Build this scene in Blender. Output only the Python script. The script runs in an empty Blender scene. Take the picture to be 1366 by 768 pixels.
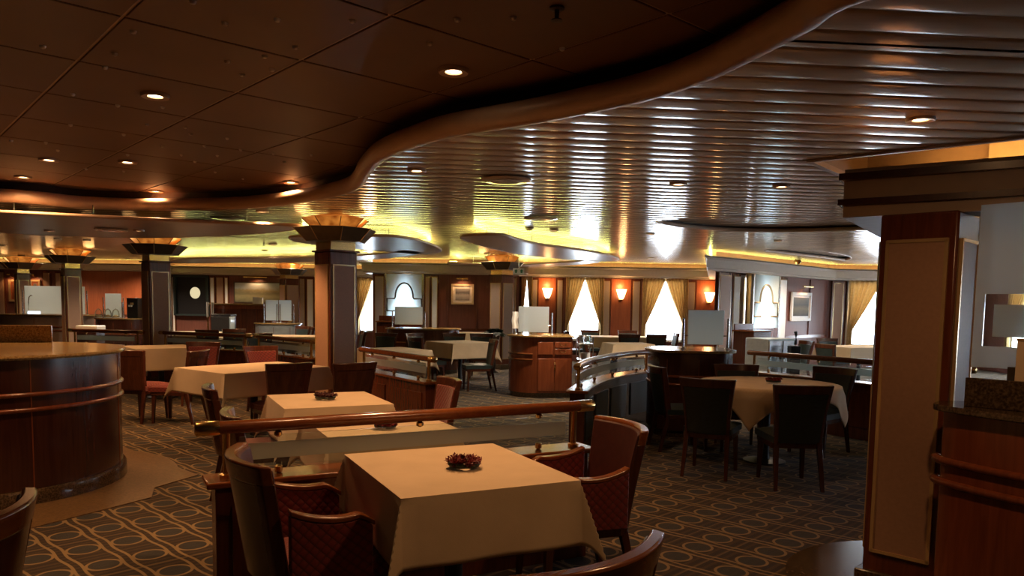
import bpy, bmesh, math, random
from mathutils import Vector, Matrix
random.seed(7)
PI = math.pi
R = math.radians
S = bpy.context.scene
C = S.collection

# ------------------------------------------------------------------ camera
F, YP, H = 1000.0, 487.0, 1.5
PITCH, ROLL = math.atan(.082), .0155
cam = bpy.data.cameras.new('camera')
cam.sensor_width = 36.0
cam.lens = 36.0 * F / 1366
cam.shift_y = (YP - 384) / 1366
cam.clip_start = .05
cam.clip_end = 200
camo = bpy.data.objects.new('camera', cam)
C.objects.link(camo)
CM = Matrix.Rotation(PI / 2 - PITCH, 4, 'X') @ Matrix.Rotation(ROLL, 4, 'Z')
CM.translation = (0, 0, H)
camo.matrix_world = CM
S.camera = camo
S.view_settings.view_transform = 'Standard'
S.view_settings.look = 'None'
S.view_settings.gamma = 1
S.view_settings.exposure = 0.75
S.view_settings.use_curve_mapping = False
S.cycles.use_denoising = True
S.cycles.max_bounces = 7
S.cycles.diffuse_bounces = 3
S.cycles.glossy_bounces = 4
S.cycles.transparent_max_bounces = 14
S.cycles.sample_clamp_indirect = 4
S.cycles.caustics_reflective = False
S.cycles.caustics_refractive = False

# ------------------------------------------------------------------ light of the place
W = bpy.data.worlds.new('world')
W.use_nodes = True
S.world = W
W.node_tree.nodes['Background'].inputs[0].default_value = (.55, .7, .9, 1)
W.node_tree.nodes['Background'].inputs[1].default_value = .6
DAY = 11.0            # daylight seen in the window panes
COVE = 13.0           # yellow cove strips
AMBER = 1.8          # lit amber glass

def ray(px, py):
    d = Vector(((px - 683) / F, -(py - YP) / F, -1))
    return CM.to_3x3() @ d

def G(px, py, z=0.0):               # the point at height z seen at a pixel
    d = ray(px, py)
    t = (z - H) / d.z
    return Vector((d.x * t, d.y * t, z))

def D(px, py, Y):                   # the point at distance Y seen at a pixel
    d = ray(px, py)
    t = Y / d.y
    return Vector((d.x * t, Y, H + d.z * t))

def XY(px, Y):
    return D(px, 405, Y).x

# ------------------------------------------------------------------ materials
M = {}
class NT:
    def __init__(s, name):
        m = bpy.data.materials.new(name)
        m.use_nodes = True
        s.m = m; s.t = m.node_tree; s.n = s.t.nodes; s.l = s.t.links
        s.n.clear()
        s.out = s.n.new('ShaderNodeOutputMaterial')
        M[name] = m
    def add(s, typ, **kw):
        nd = s.n.new(typ)
        for k, v in kw.items():
            if k.startswith('i_'):
                key = k[2:].replace('_', ' ')
                nd.inputs[int(key) if key.isdigit() else key].default_value = v
            else:
                setattr(nd, k, v)
        return nd
    def link(s, a, b): s.l.new(a, b)
    def math(s, op, a, b=0.0, c=0.0):
        nd = s.n.new('ShaderNodeMath'); nd.operation = op
        for i, v in enumerate((a, b, c)):
            if hasattr(v, 'links'): s.l.new(v, nd.inputs[i])
            else: nd.inputs[i].default_value = v
        return nd.outputs[0]
    def ramp(s, fac, stops):
        nd = s.n.new('ShaderNodeValToRGB')
        e = nd.color_ramp.elements
        e[0].position, e[0].color = stops[0][0], (*stops[0][1], 1)
        e[1].position, e[1].color = stops[-1][0], (*stops[-1][1], 1)
        for p, c in stops[1:-1]:
            x = e.new(p); x.color = (*c, 1)
        s.l.new(fac, nd.inputs[0])
        return nd.outputs[0]
    def mixc(s, fac, a, b):
        nd = s.n.new('ShaderNodeMix'); nd.data_type = 'RGBA'
        for i, v in ((0, fac), (6, a), (7, b)):
            if hasattr(v, 'links'): s.l.new(v, nd.inputs[i])
            else: nd.inputs[i].default_value = v if i == 0 else (*v, 1)
        return nd.outputs[2]
    def prin(s, col, rough=.5, metal=0.0, **kw):
        p = s.n.new('ShaderNodeBsdfPrincipled')
        if hasattr(col, 'links'): s.l.new(col, p.inputs['Base Color'])
        else: p.inputs['Base Color'].default_value = (*col, 1)
        if hasattr(rough, 'links'): s.l.new(rough, p.inputs['Roughness'])
        else: p.inputs['Roughness'].default_value = rough
        p.inputs['Metallic'].default_value = metal
        for k, v in kw.items():
            p.inputs[k.replace('_', ' ')].default_value = v
        s.l.new(p.outputs[0], s.out.inputs[0])
        return p
    def bump(s, p, h, strength=.3, dist=.01):
        b = s.n.new('ShaderNodeBump')
        b.inputs['Strength'].default_value = strength
        b.inputs['Distance'].default_value = dist
        s.l.new(h, b.inputs['Height'])
        s.l.new(b.outputs[0], p.inputs['Normal'])

def simple(name, col, rough=.5, metal=0.0, vary=.12, scale=14.0, **kw):
    t = NT(name)
    tc = t.add('ShaderNodeTexCoord')
    n = t.add('ShaderNodeTexNoise', i_Scale=scale, i_Detail=3.0)
    t.link(tc.outputs['Object'], n.inputs['Vector'])
    lo = tuple(max(0, c * (1 - vary)) for c in col); hi = tuple(min(1, c * (1 + vary)) for c in col)
    c = t.ramp(n.outputs[0], [(.3, lo), (.7, hi)])
    t.prin(c, rough, metal, **kw)
    return t

def wood(name, a, b, rough=.25, coat=.35, sc=(9, 9, .8)):
    t = NT(name)
    tc = t.add('ShaderNodeTexCoord')
    mp = t.add('ShaderNodeMapping'); mp.inputs['Scale'].default_value = sc
    t.link(tc.outputs['Object'], mp.inputs['Vector'])
    n = t.add('ShaderNodeTexNoise', i_Scale=3.0, i_Detail=6.0, i_Roughness=.6, i_Distortion=.6)
    t.link(mp.outputs[0], n.inputs['Vector'])
    t.prin(t.ramp(n.outputs[0], [(.3, a), (.7, b)]), rough, Coat_Weight=coat, Coat_Roughness=.2)

wood('mahogany', (.085, .021, .009), (.15, .04, .016))
wood('mahogany_dark', (.042, .012, .007), (.075, .021, .011))
wood('chair_wood', (.05, .015, .008), (.095, .028, .013))
wood('mahogany_red', (.18, .045, .015), (.27, .07, .024))
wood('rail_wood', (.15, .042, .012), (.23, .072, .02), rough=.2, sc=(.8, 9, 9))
wood('wall_wood', (.13, .042, .028), (.19, .062, .04), rough=.5, coat=.04)
wood('wall_red', (.25, .06, .02), (.34, .09, .03), rough=.4, coat=.1)
simple('leather_panel', (.36, .215, .14), .5, vary=.06, scale=60)
simple('leather_grey', (.30, .22, .18), .5, vary=.06, scale=60)
simple('brass', (.75, .5, .2), .22, 1.0, vary=.05)
simple('gold_trim', (.85, .60, .30), .25, .6, vary=.05)
simple('steel', (.6, .6, .6), .25, 1.0, vary=.05)
simple('bronze', (.10, .075, .05), .35, .6, vary=.1)
simple('black', (.012, .012, .014), .35, vary=.1)
simple('grey_metal', (.34, .38, .40), .35, .5, vary=.08)
simple('cornice', (.50, .42, .34), .5, vary=.04)
simple('soffit', (.36, .25, .165), .5, vary=.04)
simple('cream', (.62, .50, .34), .6, vary=.05)
simple('white', (.8, .8, .78), .5, vary=.03)
simple('led_dot', (.75, .7, .65), .2, vary=.05)
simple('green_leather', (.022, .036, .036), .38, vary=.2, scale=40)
simple('rim', (.52, .36, .25), .42, vary=.04)
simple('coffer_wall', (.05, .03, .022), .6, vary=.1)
simple('leaf', (.02, .03, .015), .5, vary=.3)
simple('petal', (.17, .006, .008), .6, vary=.4, scale=90)
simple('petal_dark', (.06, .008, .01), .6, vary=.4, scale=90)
simple('food', (.6, .42, .2), .6, vary=.5, scale=40)
simple('sign_white', (.75, .8, .76), .4, vary=.02)
simple('sign_green', (.05, .25, .13), .4, vary=.02)

# tablecloth
t = NT('cloth')
tc = t.add('ShaderNodeTexCoord')
n = t.add('ShaderNodeTexNoise', i_Scale=5.0, i_Detail=4.0)
t.link(tc.outputs['Object'], n.inputs['Vector'])
w = t.add('ShaderNodeTexNoise', i_Scale=400.0, i_Detail=1.0)
t.link(tc.outputs['Object'], w.inputs['Vector'])
p = t.prin(t.ramp(n.outputs[0], [(.3, (.62, .49, .32)), (.7, (.69, .55, .37))]), .85, Sheen_Weight=.15)
t.bump(p, t.math('ADD', n.outputs[0], t.math('MULTIPLY', w.outputs[0], .1)), .25, .02)

# red quilted upholstery
def quilt(name, a, b, k=70.0):
    t = NT(name)
    tc = t.add('ShaderNodeTexCoord')
    sx = t.add('ShaderNodeSeparateXYZ'); t.link(tc.outputs['Object'], sx.inputs[0])
    q = t.math('ADD', sx.outputs[0], sx.outputs[1])
    s1 = t.math('ABSOLUTE', t.math('SINE', t.math('MULTIPLY', t.math('ADD', q, sx.outputs[2]), k)))
    s2 = t.math('ABSOLUTE', t.math('SINE', t.math('MULTIPLY', t.math('SUBTRACT', q, sx.outputs[2]), k)))
    h = t.math('POWER', t.math('MULTIPLY', s1, s2), .4)
    p = t.prin(t.ramp(h, [(.1, a), (.8, b)]), .7, Sheen_Weight=.2)
    t.bump(p, h, .4, .01)
quilt('red_fabric', (.08, .009, .007), (.19, .02, .014))

simple('red_plain', (.055, .011, .009), .5, vary=.15, scale=30)
# granites
def granite(name, a, b, c, rough=.15, sc=60):
    t = NT(name)
    tc = t.add('ShaderNodeTexCoord')
    v = t.add('ShaderNodeTexVoronoi', i_Scale=float(sc)); t.link(tc.outputs['Object'], v.inputs['Vector'])
    n = t.add('ShaderNodeTexNoise', i_Scale=sc * 1.7, i_Detail=4.0); t.link(tc.outputs['Object'], n.inputs['Vector'])
    f = t.math('MULTIPLY_ADD', n.outputs[0], .8, t.math('MULTIPLY', v.outputs['Distance'], .3))
    t.prin(t.ramp(f, [(.3, a), (.5, b), (.72, c)]), rough)
granite('granite_gold', (.10, .055, .02), (.30, .18, .06), (.45, .30, .12), .16)
granite('granite_dark', (.02, .013, .008), (.055, .036, .02), (.12, .08, .045), .15)
granite('granite_path', (.055, .03, .013), (.125, .072, .03), (.19, .115, .05), .35, 45)

# carpet: rows of rings and wavy lines on a dark ground
t = NT('carpet')
geo = t.add('ShaderNodeNewGeometry')
mp = t.add('ShaderNodeMapping'); mp.inputs['Rotation'].default_value = (0, 0, R(-46))
t.link(geo.outputs['Position'], mp.inputs['Vector'])
sx = t.add('ShaderNodeSeparateXYZ'); t.link(mp.outputs[0], sx.inputs[0])
u, v = sx.outputs[0], sx.outputs[1]
CU, CV = .25, .36
wob = t.math('MULTIPLY', t.math('SINE', t.math('MULTIPLY', v, 2 * PI / CV)), .007)
uu = t.math('ADD', u, wob)
fu = t.math('SUBTRACT', t.math('MULTIPLY', t.math('FRACT', t.math('DIVIDE', u, CU)), CU), CU / 2)
fv = t.math('SUBTRACT', t.math('MULTIPLY', t.math('FRACT', t.math('DIVIDE', v, CV)), CV), CV / 2)
rad = t.math('SQRT', t.math('ADD', t.math('MULTIPLY', fu, fu), t.math('MULTIPLY', fv, fv)))
ring = t.math('LESS_THAN', t.math('ABSOLUTE', t.math('SUBTRACT', rad, .088)), .0085)
ring2 = t.math('LESS_THAN', rad, .085)
fl = t.math('SUBTRACT', t.math('FRACT', t.math('DIVIDE', uu, CU)), .5)
line = t.math('LESS_THAN', t.math('ABSOLUTE', t.math('SUBTRACT', t.math('ABSOLUTE', fl), .40)), .035)
fh = t.math('SUBTRACT', t.math('FRACT', t.math('DIVIDE', v, .055)), .5)
dash = t.math('LESS_THAN', t.math('ABSOLUTE', fh), .22)
fb = t.math('GREATER_THAN', t.math('ABSOLUTE', fv), .165)
nz = t.add('ShaderNodeTexNoise', i_Scale=260.0, i_Detail=2.0); t.link(geo.outputs['Position'], nz.inputs['Vector'])
nb = t.add('ShaderNodeTexNoise', i_Scale=1.3, i_Detail=2.0); t.link(geo.outputs['Position'], nb.inputs['Vector'])
base = t.mixc(dash, (.030, .022, .018), (.060, .038, .020))
base = t.mixc(t.math('MULTIPLY', ring2, .8), base, (.036, .040, .042))
pat = t.math('MAXIMUM', t.math('MAXIMUM', ring, line), t.math('MULTIPLY', fb, t.math('MULTIPLY', dash, .35)))
col = t.mixc(t.math('MULTIPLY', pat, .9), base, (.29, .205, .10))
col = t.mixc(t.math('MULTIPLY', nz.outputs[0], .35), col, (.03, .022, .014))
p = t.prin(col, .95, Sheen_Weight=.1)
p.inputs['Specular IOR Level'].default_value = .1
t.bump(p, nz.outputs[0], .5, .004)

# planked metal ceiling
t = NT('plank')
tc = t.add('ShaderNodeTexCoord')
mp = t.add('ShaderNodeMapping'); mp.inputs['Scale'].default_value = (.3, 4, 4)
t.link(tc.outputs['Object'], mp.inputs['Vector'])
n = t.add('ShaderNodeTexNoise', i_Scale=6.0, i_Detail=3.0); t.link(mp.outputs[0], n.inputs['Vector'])
t.prin(t.ramp(n.outputs[0], [(.3, (.54, .43, .33)), (.7, (.59, .47, .36))]), t.math('MULTIPLY_ADD', n.outputs[0], .04, .11), .10, Specular_IOR_Level=.17)

t = NT('island_under')
tc = t.add('ShaderNodeTexCoord')
n = t.add('ShaderNodeTexNoise', i_Scale=3.0, i_Detail=3.0); t.link(tc.outputs['Object'], n.inputs['Vector'])
t.prin(t.ramp(n.outputs[0], [(.3, (.46, .35, .26)), (.7, (.50, .385, .285))]), .3, .05, Specular_IOR_Level=.3)

# perforated dark panels
t = NT('coffer_panel')
tc = t.add('ShaderNodeTexCoord')
vo = t.add('ShaderNodeTexVoronoi', i_Scale=55.0, i_Randomness=0.0); t.link(tc.outputs['Object'], vo.inputs['Vector'])
n = t.add('ShaderNodeTexNoise', i_Scale=1.1, i_Detail=2.0)
geo = t.add('ShaderNodeNewGeometry'); t.link(geo.outputs['Position'], n.inputs['Vector'])
c = t.ramp(n.outputs[0], [(.3, (.16, .085, .052)), (.7, (.20, .11, .068))])
c = t.mixc(t.math('LESS_THAN', vo.outputs['Distance'], .22), c, (.10, .05, .03))
t.prin(c, .45)

# glass
def glassy(name, tint, haze, transl=.5, gloss=.06, see=.0):
    t = NT(name)
    tr = t.add('ShaderNodeBsdfTransparent'); tr.inputs[0].default_value = (*tint, 1)
    di = t.add('ShaderNodeBsdfDiffuse'); di.inputs[0].default_value = (*tint, 1)
    tl = t.add('ShaderNodeBsdfTranslucent'); tl.inputs[0].default_value = (*tint, 1)
    gl = t.add('ShaderNodeBsdfGlossy'); gl.inputs[1].default_value = .06
    m1 = t.add('ShaderNodeMixShader', i_0=transl); t.link(di.outputs[0], m1.inputs[1]); t.link(tl.outputs[0], m1.inputs[2])
    m2 = t.add('ShaderNodeMixShader', i_0=haze); t.link(tr.outputs[0], m2.inputs[1]); t.link(m1.outputs[0], m2.inputs[2])
    fr = t.add('ShaderNodeFresnel', i_IOR=1.45)
    m3 = t.add('ShaderNodeMixShader')
    t.link(t.math('MULTIPLY', fr.outputs[0], gloss * 12), m3.inputs[0])
    t.link(m2.outputs[0], m3.inputs[1]); t.link(gl.outputs[0], m3.inputs[2])
    t.link(m3.outputs[0], t.out.inputs[0])
glassy('clear_glass', (.93, .97, .95), 0.03)
glassy('frost', (.78, .82, .78), .72, .55, .02)
glassy('screen', (.86, .95, .98), .94, .74, .03)
glassy('mirror_screen', (.84, .94, .97), .90, .55, .03)
glassy('sheer', (.95, .95, .97), .5, .8, .0)

# curtains
t = NT('curtain')
tc = t.add('ShaderNodeTexCoord')
n = t.add('ShaderNodeTexNoise', i_Scale=20.0, i_Detail=2.0); t.link(tc.outputs['Object'], n.inputs['Vector'])
c = t.ramp(n.outputs[0], [(.3, (.52, .36, .17)), (.7, (.62, .44, .22))])
di = t.add('ShaderNodeBsdfDiffuse'); tl = t.add('ShaderNodeBsdfTranslucent')
t.link(c, di.inputs[0]); t.link(c, tl.inputs[0])
mx = t.add('ShaderNodeMixShader', i_0=.35)
t.link(di.outputs[0], mx.inputs[1]); t.link(tl.outputs[0], mx.inputs[2]); t.link(mx.outputs[0], t.out.inputs[0])

def emit(name, col, strength):
    t = NT(name)
    e = t.add('ShaderNodeEmission'); e.inputs[0].default_value = (*col, 1); e.inputs[1].default_value = strength
    t.link(e.outputs[0], t.out.inputs[0])
emit('daylight', (.75, .87, 1.0), DAY)
emit('cove_yellow', (.97, 1.0, .27), COVE)
emit('cove_orange', (1.0, .50, .13), 16.0)
emit('downlight', (1.0, .72, .42), 9.0)
emit('sconce_glow', (1.0, .62, .26), 5.5)
emit('disc_glow', (.85, .72, .42), .55)
emit('screen_glow', (.8, .9, 1.0), 1.0)

# amber glass of the column lamps
t = NT('amber')
tc = t.add('ShaderNodeTexCoord')
n = t.add('ShaderNodeTexNoise', i_Scale=7.0, i_Detail=2.0); t.link(tc.outputs['Object'], n.inputs['Vector'])
p = t.prin((.35, .12, .02), .25)
t.link(t.ramp(n.outputs[0], [(.35, (.25, .045, .004)), (.75, (1.0, .34, .05))]), p.inputs['Emission Color'])
p.inputs['Emission Strength'].default_value = AMBER * .22

# pictures
def picture(name, stops, sc):
    t = NT(name)
    tc = t.add('ShaderNodeTexCoord')
    sx = t.add('ShaderNodeSeparateXYZ'); t.link(tc.outputs['Generated'], sx.inputs[0])
    n = t.add('ShaderNodeTexNoise', i_Scale=float(sc), i_Detail=6.0, i_Roughness=.7); t.link(tc.outputs['Generated'], n.inputs['Vector'])
    f = t.math('ADD', sx.outputs[2], t.math('MULTIPLY', t.math('SUBTRACT', n.outputs[0], .5), .35))
    t.prin(t.ramp(f, stops), .65)
picture('landscape_print', [(.0, (.12, .11, .05)), (.3, (.36, .32, .15)), (.45, (.24, .22, .11)), (.62, (.42, .38, .2)), (.72, (.55, .65, .66)), (1.0, (.62, .76, .82))], 6)
picture('dark_print', [(.0, (.03, .03, .02)), (.4, (.16, .13, .07)), (.6, (.06, .07, .06)), (1.0, (.16, .17, .16))], 4)
picture('pale_print', [(.0, (.25, .25, .26)), (.4, (.5, .5, .52)), (.6, (.12, .12, .13)), (1.0, (.35, .35, .36))], 3)

# ------------------------------------------------------------------ mesh helpers
class MB:
    def __init__(s): s.v = []; s.f = []
    def add(s, vs, fs):
        k = len(s.v); s.v += [tuple(p) for p in vs]; s.f += [tuple(i + k for i in f) for f in fs]; return s
    def box(s, c, d, rz=0.0):
        hx, hy, hz = d[0] / 2, d[1] / 2, d[2] / 2
        ca, sa = math.cos(rz), math.sin(rz)
        vs = []
        for z in (-hz, hz):
            for x, y in ((-hx, -hy), (hx, -hy), (hx, hy), (-hx, hy)):
                vs.append((c[0] + x * ca - y * sa, c[1] + x * sa + y * ca, c[2] + z))
        return s.add(vs, [(3, 2, 1, 0), (4, 5, 6, 7), (0, 1, 5, 4), (1, 2, 6, 5), (2, 3, 7, 6), (3, 0, 4, 7)])
    def hexa(s, lo, hi):           # two quads (lower, upper), counter-clockwise from above
        return s.add(list(lo) + list(hi), [(3, 2, 1, 0), (4, 5, 6, 7), (0, 1, 5, 4), (1, 2, 6, 5), (2, 3, 7, 6), (3, 0, 4, 7)])
    def prism(s, poly, z0, z1):
        n = len(poly)
        if area(poly) < 0: poly = poly[::-1]
        vs = [(x, y, z0) for x, y in poly] + [(x, y, z1) for x, y in poly]
        fs = [tuple(range(n))[::-1], tuple(range(n, 2 * n))]
        fs += [(i, (i + 1) % n, n + (i + 1) % n, n + i) for i in range(n)]
        return s.add(vs, fs)
    def tube(s, pts, r, n=10, cap=True):
        pts = [Vector(p) for p in pts]
        rs = r if isinstance(r, (list, tuple)) else [r] * len(pts)
        vs = []; fs = []
        up = Vector((0, 0, 1))
        for i, p in enumerate(pts):
            d = (pts[min(i + 1, len(pts) - 1)] - pts[max(i - 1, 0)]).normalized()
            a = d.cross(up)
            if a.length < 1e-3: a = d.cross(Vector((1, 0, 0)))
            a.normalize(); b = a.cross(d).normalized()
            for k in range(n):
                q = p + (a * math.cos(2 * PI * k / n) + b * math.sin(2 * PI * k / n)) * rs[i]
                vs.append(q)
        for i in range(len(pts) - 1):
            for k in range(n):
                fs.append((i * n + k, i * n + (k + 1) % n, (i + 1) * n + (k + 1) % n, (i + 1) * n + k))
        if cap:
            fs.append(tuple(range(n))[::-1]); fs.append(tuple((len(pts) - 1) * n + k for k in range(n)))
        return s.add(vs, fs)
    def lathe(s, prof, n=24, c=(0, 0), ph=0.0):
        vs = []; fs = []
        for r, z in prof:
            for k in range(n):
                a = 2 * PI * k / n + ph
                vs.append((c[0] + r * math.cos(a), c[1] + r * math.sin(a), z))
        m = len(prof)
        for i in range(m - 1):
            for k in range(n):
                fs.append((i * n + k, i * n + (k + 1) % n, (i + 1) * n + (k + 1) % n, (i + 1) * n + k))
        if prof[0][0] > 1e-6: fs.append(tuple(range(n))[::-1])
        if prof[-1][0] > 1e-6: fs.append(tuple((m - 1) * n + k for k in range(n)))
        return s.add(vs, fs)
    def sweep(s, path, prof, closed=False):   # prof: closed loop of (side offset, z); + offset = left of the path
        n = len(path); m = len(prof); vs = []; fs = []
        for i in range(n):
            p = Vector(path[i][:2])
            a = Vector(path[(i - 1) % n][:2]) if (closed or i > 0) else None
            b = Vector(path[(i + 1) % n][:2]) if (closed or i < n - 1) else None
            d1 = (p - a).normalized() if a is not None else (b - p).normalized()
            d2 = (b - p).normalized() if b is not None else d1
            t = (d1 + d2).normalized()
            nn = Vector((-t.y, t.x))
            k = 1 / max(.35, t.dot(d1))
            for o, z in prof:
                vs.append((p.x + nn.x * o * k, p.y + nn.y * o * k, z))
        for i in range(n if closed else n - 1):
            j = (i + 1) % n
            for k in range(m):
                l = (k + 1) % m
                fs.append((i * m + k, j * m + k, j * m + l, i * m + l))
        if not closed:
            fs.append(tuple(range(m))); fs.append(tuple((n - 1) * m + k for k in range(m))[::-1])
        return s.add(vs, fs)
    def grid(s, pts, closed_u=False):
        nr = len(pts); nc = len(pts[0]); k = []
        for r in pts: k += r
        fs = []
        for i in range(nr - 1):
            for j in range(nc - 1):
                fs.append((i * nc + j, i * nc + j + 1, (i + 1) * nc + j + 1, (i + 1) * nc + j))
        return s.add(k, fs)
    def slab(s, fn, us, vs_):      # fn(u, v, side) -> point, side 0 and 1
        nu, nv = len(us), len(vs_)
        P = [fn(u, v, sd) for sd in (0, 1) for v in vs_ for u in us]
        I = lambda sd, j, i: sd * nu * nv + j * nu + i
        fs = []
        for j in range(nv - 1):
            for i in range(nu - 1):
                fs.append((I(0, j, i), I(0, j, i + 1), I(0, j + 1, i + 1), I(0, j + 1, i)))
                fs.append((I(1, j, i), I(1, j + 1, i), I(1, j + 1, i + 1), I(1, j, i + 1)))
        for i in range(nu - 1):
            fs.append((I(0, 0, i), I(1, 0, i), I(1, 0, i + 1), I(0, 0, i + 1)))
            fs.append((I(0, nv - 1, i), I(0, nv - 1, i + 1), I(1, nv - 1, i + 1), I(1, nv - 1, i)))
        for j in range(nv - 1):
            fs.append((I(0, j, 0), I(0, j + 1, 0), I(1, j + 1, 0), I(1, j, 0)))
            fs.append((I(0, j, nu - 1), I(1, j, nu - 1), I(1, j + 1, nu - 1), I(0, j + 1, nu - 1)))
        return s.add(P, fs)

def area(p):
    return sum(p[i][0] * p[(i + 1) % len(p)][1] - p[(i + 1) % len(p)][0] * p[i][1] for i in range(len(p))) / 2

def obj(name, mb, mat, parent=None, bevel=0.0, smooth=38, fix=False, loc=None):
    me = bpy.data.meshes.new(name)
    me.from_pydata(mb.v, [], mb.f)
    if fix:
        bm = bmesh.new(); bm.from_mesh(me); bmesh.ops.recalc_face_normals(bm, faces=bm.faces); bm.to_mesh(me); bm.free()
    me.update()
    if smooth:
        me.polygons.foreach_set('use_smooth', [True] * len(me.polygons))
        me.set_sharp_from_angle(angle=R(smooth))
    me.materials.append(M[mat])
    o = bpy.data.objects.new(name, me)
    C.objects.link(o)
    if parent: o.parent = parent
    if loc: o.location = loc
    if bevel:
        b = o.modifiers.new('edge', 'BEVEL'); b.width = bevel; b.segments = 2; b.limit_method = 'ANGLE'; b.angle_limit = R(40)
    return o

def thing(name, label, cat, loc=(0, 0, 0), rz=0.0, group=None):
    o = bpy.data.objects.new(name, None)
    C.objects.link(o)
    o.empty_display_size = .1
    o.location = loc; o.rotation_euler = (0, 0, rz)
    return tag(o, label, cat, group)
def tag(o, label, cat, group=None, kind=None):
    if label: o['label'] = label
    if cat: o['category'] = cat
    if group: o['group'] = group
    if kind: o['kind'] = kind
    return o
def struct(o, label=None, cat=None):
    o['kind'] = 'structure'
    if label: o['label'] = label
    if cat: o['category'] = cat
    return o
def dup(root, loc, rz, label, group=None):
    r = root.copy(); C.objects.link(r); r.location = loc; r.rotation_euler = (0, 0, rz)
    r['label'] = label
    if group: r['group'] = group
    for ch in list(root.children):
        c = ch.copy(); C.objects.link(c); c.parent = r
        for g in ch.children:
            q = g.copy(); C.objects.link(q); q.parent = c
    return r
def spot(name, loc, energy, angle=75, parent=None, col=(1, .50, .21), blend=.6, aim=None, size=.04):
    l = bpy.data.lights.new(name, 'SPOT')
    l.energy = energy; l.color = col; l.spot_size = R(angle); l.spot_blend = blend; l.shadow_soft_size = size
    o = bpy.data.objects.new(name, l); C.objects.link(o); o.location = loc
    if aim is not None:
        o.rotation_euler = (Vector(aim) - Vector(loc)).to_track_quat('-Z', 'Y').to_euler()
    if parent: o.parent = parent
    return o
def catmull(pts, k=8, closed=False):
    n = len(pts); out = []
    for i in range(n if closed else n - 1):
        g = lambda j: Vector(pts[j % n][:2]) if closed else Vector(pts[max(0, min(n - 1, j))][:2])
        a, b, c, d = g(i - 1), g(i), g(i + 1), g(i + 2)
        for q in range(k):
            t = q / k
            out.append(tuple(.5 * ((2 * b) + (c - a) * t + (2 * a - 5 * b + 4 * c - d) * t * t + (3 * b - a - 3 * c + d) * t ** 3)))
    if not closed: out.append(tuple(pts[-1][:2]))
    return out
def inside(poly, x, y):
    r = False; n = len(poly)
    for i in range(n):
        x1, y1 = poly[i]; x2, y2 = poly[(i + 1) % n]
        if (y1 > y) != (y2 > y) and x < (x2 - x1) * (y - y1) / (y2 - y1) + x1: r = not r
    return r
def offset(poly, d):               # closed outline moved outward by d
    if area(poly) < 0: poly = poly[::-1]
    n = len(poly); out = []
    for i in range(n):
        a, b, c = Vector(poly[i - 1]), Vector(poly[i]), Vector(poly[(i + 1) % n])
        t = ((b - a).normalized() + (c - b).normalized()).normalized()
        out.append((b.x + t.y * d, b.y - t.x * d))
    return out
def circ(r, n=12, o=0.0, z=0.0, sz=1.0):
    return [(o + r * math.cos(2 * PI * k / n), z + r * sz * math.sin(2 * PI * k / n)) for k in range(n)]
def rect(o0, o1, z0, z1):
    return [(o0, z0), (o1, z0), (o1, z1), (o0, z1)]

# ================================================================== the setting
ZC = 2.62          # planked ceiling
ZK = 2.86          # dark panelled coffer
floor = obj('floor', MB().box((-2.5, 9, -.06), (31, 32, .12)), 'carpet', smooth=0)
struct(floor)
LC = Vector((-4.27, 5.93))           # round service counter on the left
a0 = [(LC.x + 1.46 * math.cos(2 * PI * k / 64), LC.y + 1.46 * math.sin(2 * PI * k / 64)) for k in range(64)]
p_ = obj('floor_path', MB().prism(a0, -.05, .006), 'granite_path'); struct(p_)
q_ = [G(148, 590)[:2], G(264, 634)[:2], G(206, 651)[:2], G(202, 664)[:2], G(30, 708)[:2], (LC.x - .2, LC.y - .6), (LC.x - .5, LC.y), (-6.2, 7.5), (-5.4, 8.6)]
obj('path_tongue', MB().prism([tuple(q) for q in q_], -.05, .007), 'granite_path', p_, fix=True)
a1 = [(2.38 + .84 * math.cos(2 * PI * k / 64), 3.92 + .84 * math.sin(2 * PI * k / 64)) for k in range(64)]
p_ = obj('floor_path', MB().prism(a1, -.05, .006), 'granite_dark'); struct(p_)

def X(px, Y): return D(px, 405, Y).x
YA, YB, YM, YD = 22.5, 23.5, 19.5, 20.0
xAB, xBC, xCD, xDE = X(225, YB), X(497, YM), X(692, YM), X(953, 15.3)
xDW = X(956, YD); E0 = (xDE, 15.3); E1 = (X(985, 16.0), 16.0); E2 = (X(1103, 19.2), 19.2); E3 = (12.0, 19.4)
ZW = 3.05
def wall(name, path, mat='wall_wood'):
    o = obj(name, MB().sweep(path, rect(0, .12, 0, ZW)), mat, smooth=0); struct(o); return o
wall_left = wall('wall_left', [(-17, -5), (-17, YA)], 'mahogany')
wall_galley = wall('wall_back_left', [(-17, YA), (xAB, YA)], 'wall_wood')
wall_bar = wall('wall_back_bar', [(xAB, YA), (xAB, YB), (xBC - .3, YB)], 'wall_wood')
wall_mid = wall('wall_back_center', [(xBC, YB), (xBC, YM), (xCD, YM), (xCD, YD + .1)], 'wall_wood')
wall_win = wall('wall_back_windows', [(xCD, YD), (xDW, YD)], 'wall_wood')
wall_bulk = wall('wall_bulkhead', [(xDW, YD), E0, E1, E2, E3], 'wall_wood')
wall_right = wall('wall_right', [(12, 19.5), (12, -5)], 'wall_wood')
wall_front = wall('wall_front', [(12, -5), (-17, -5)], 'mahogany')

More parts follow.
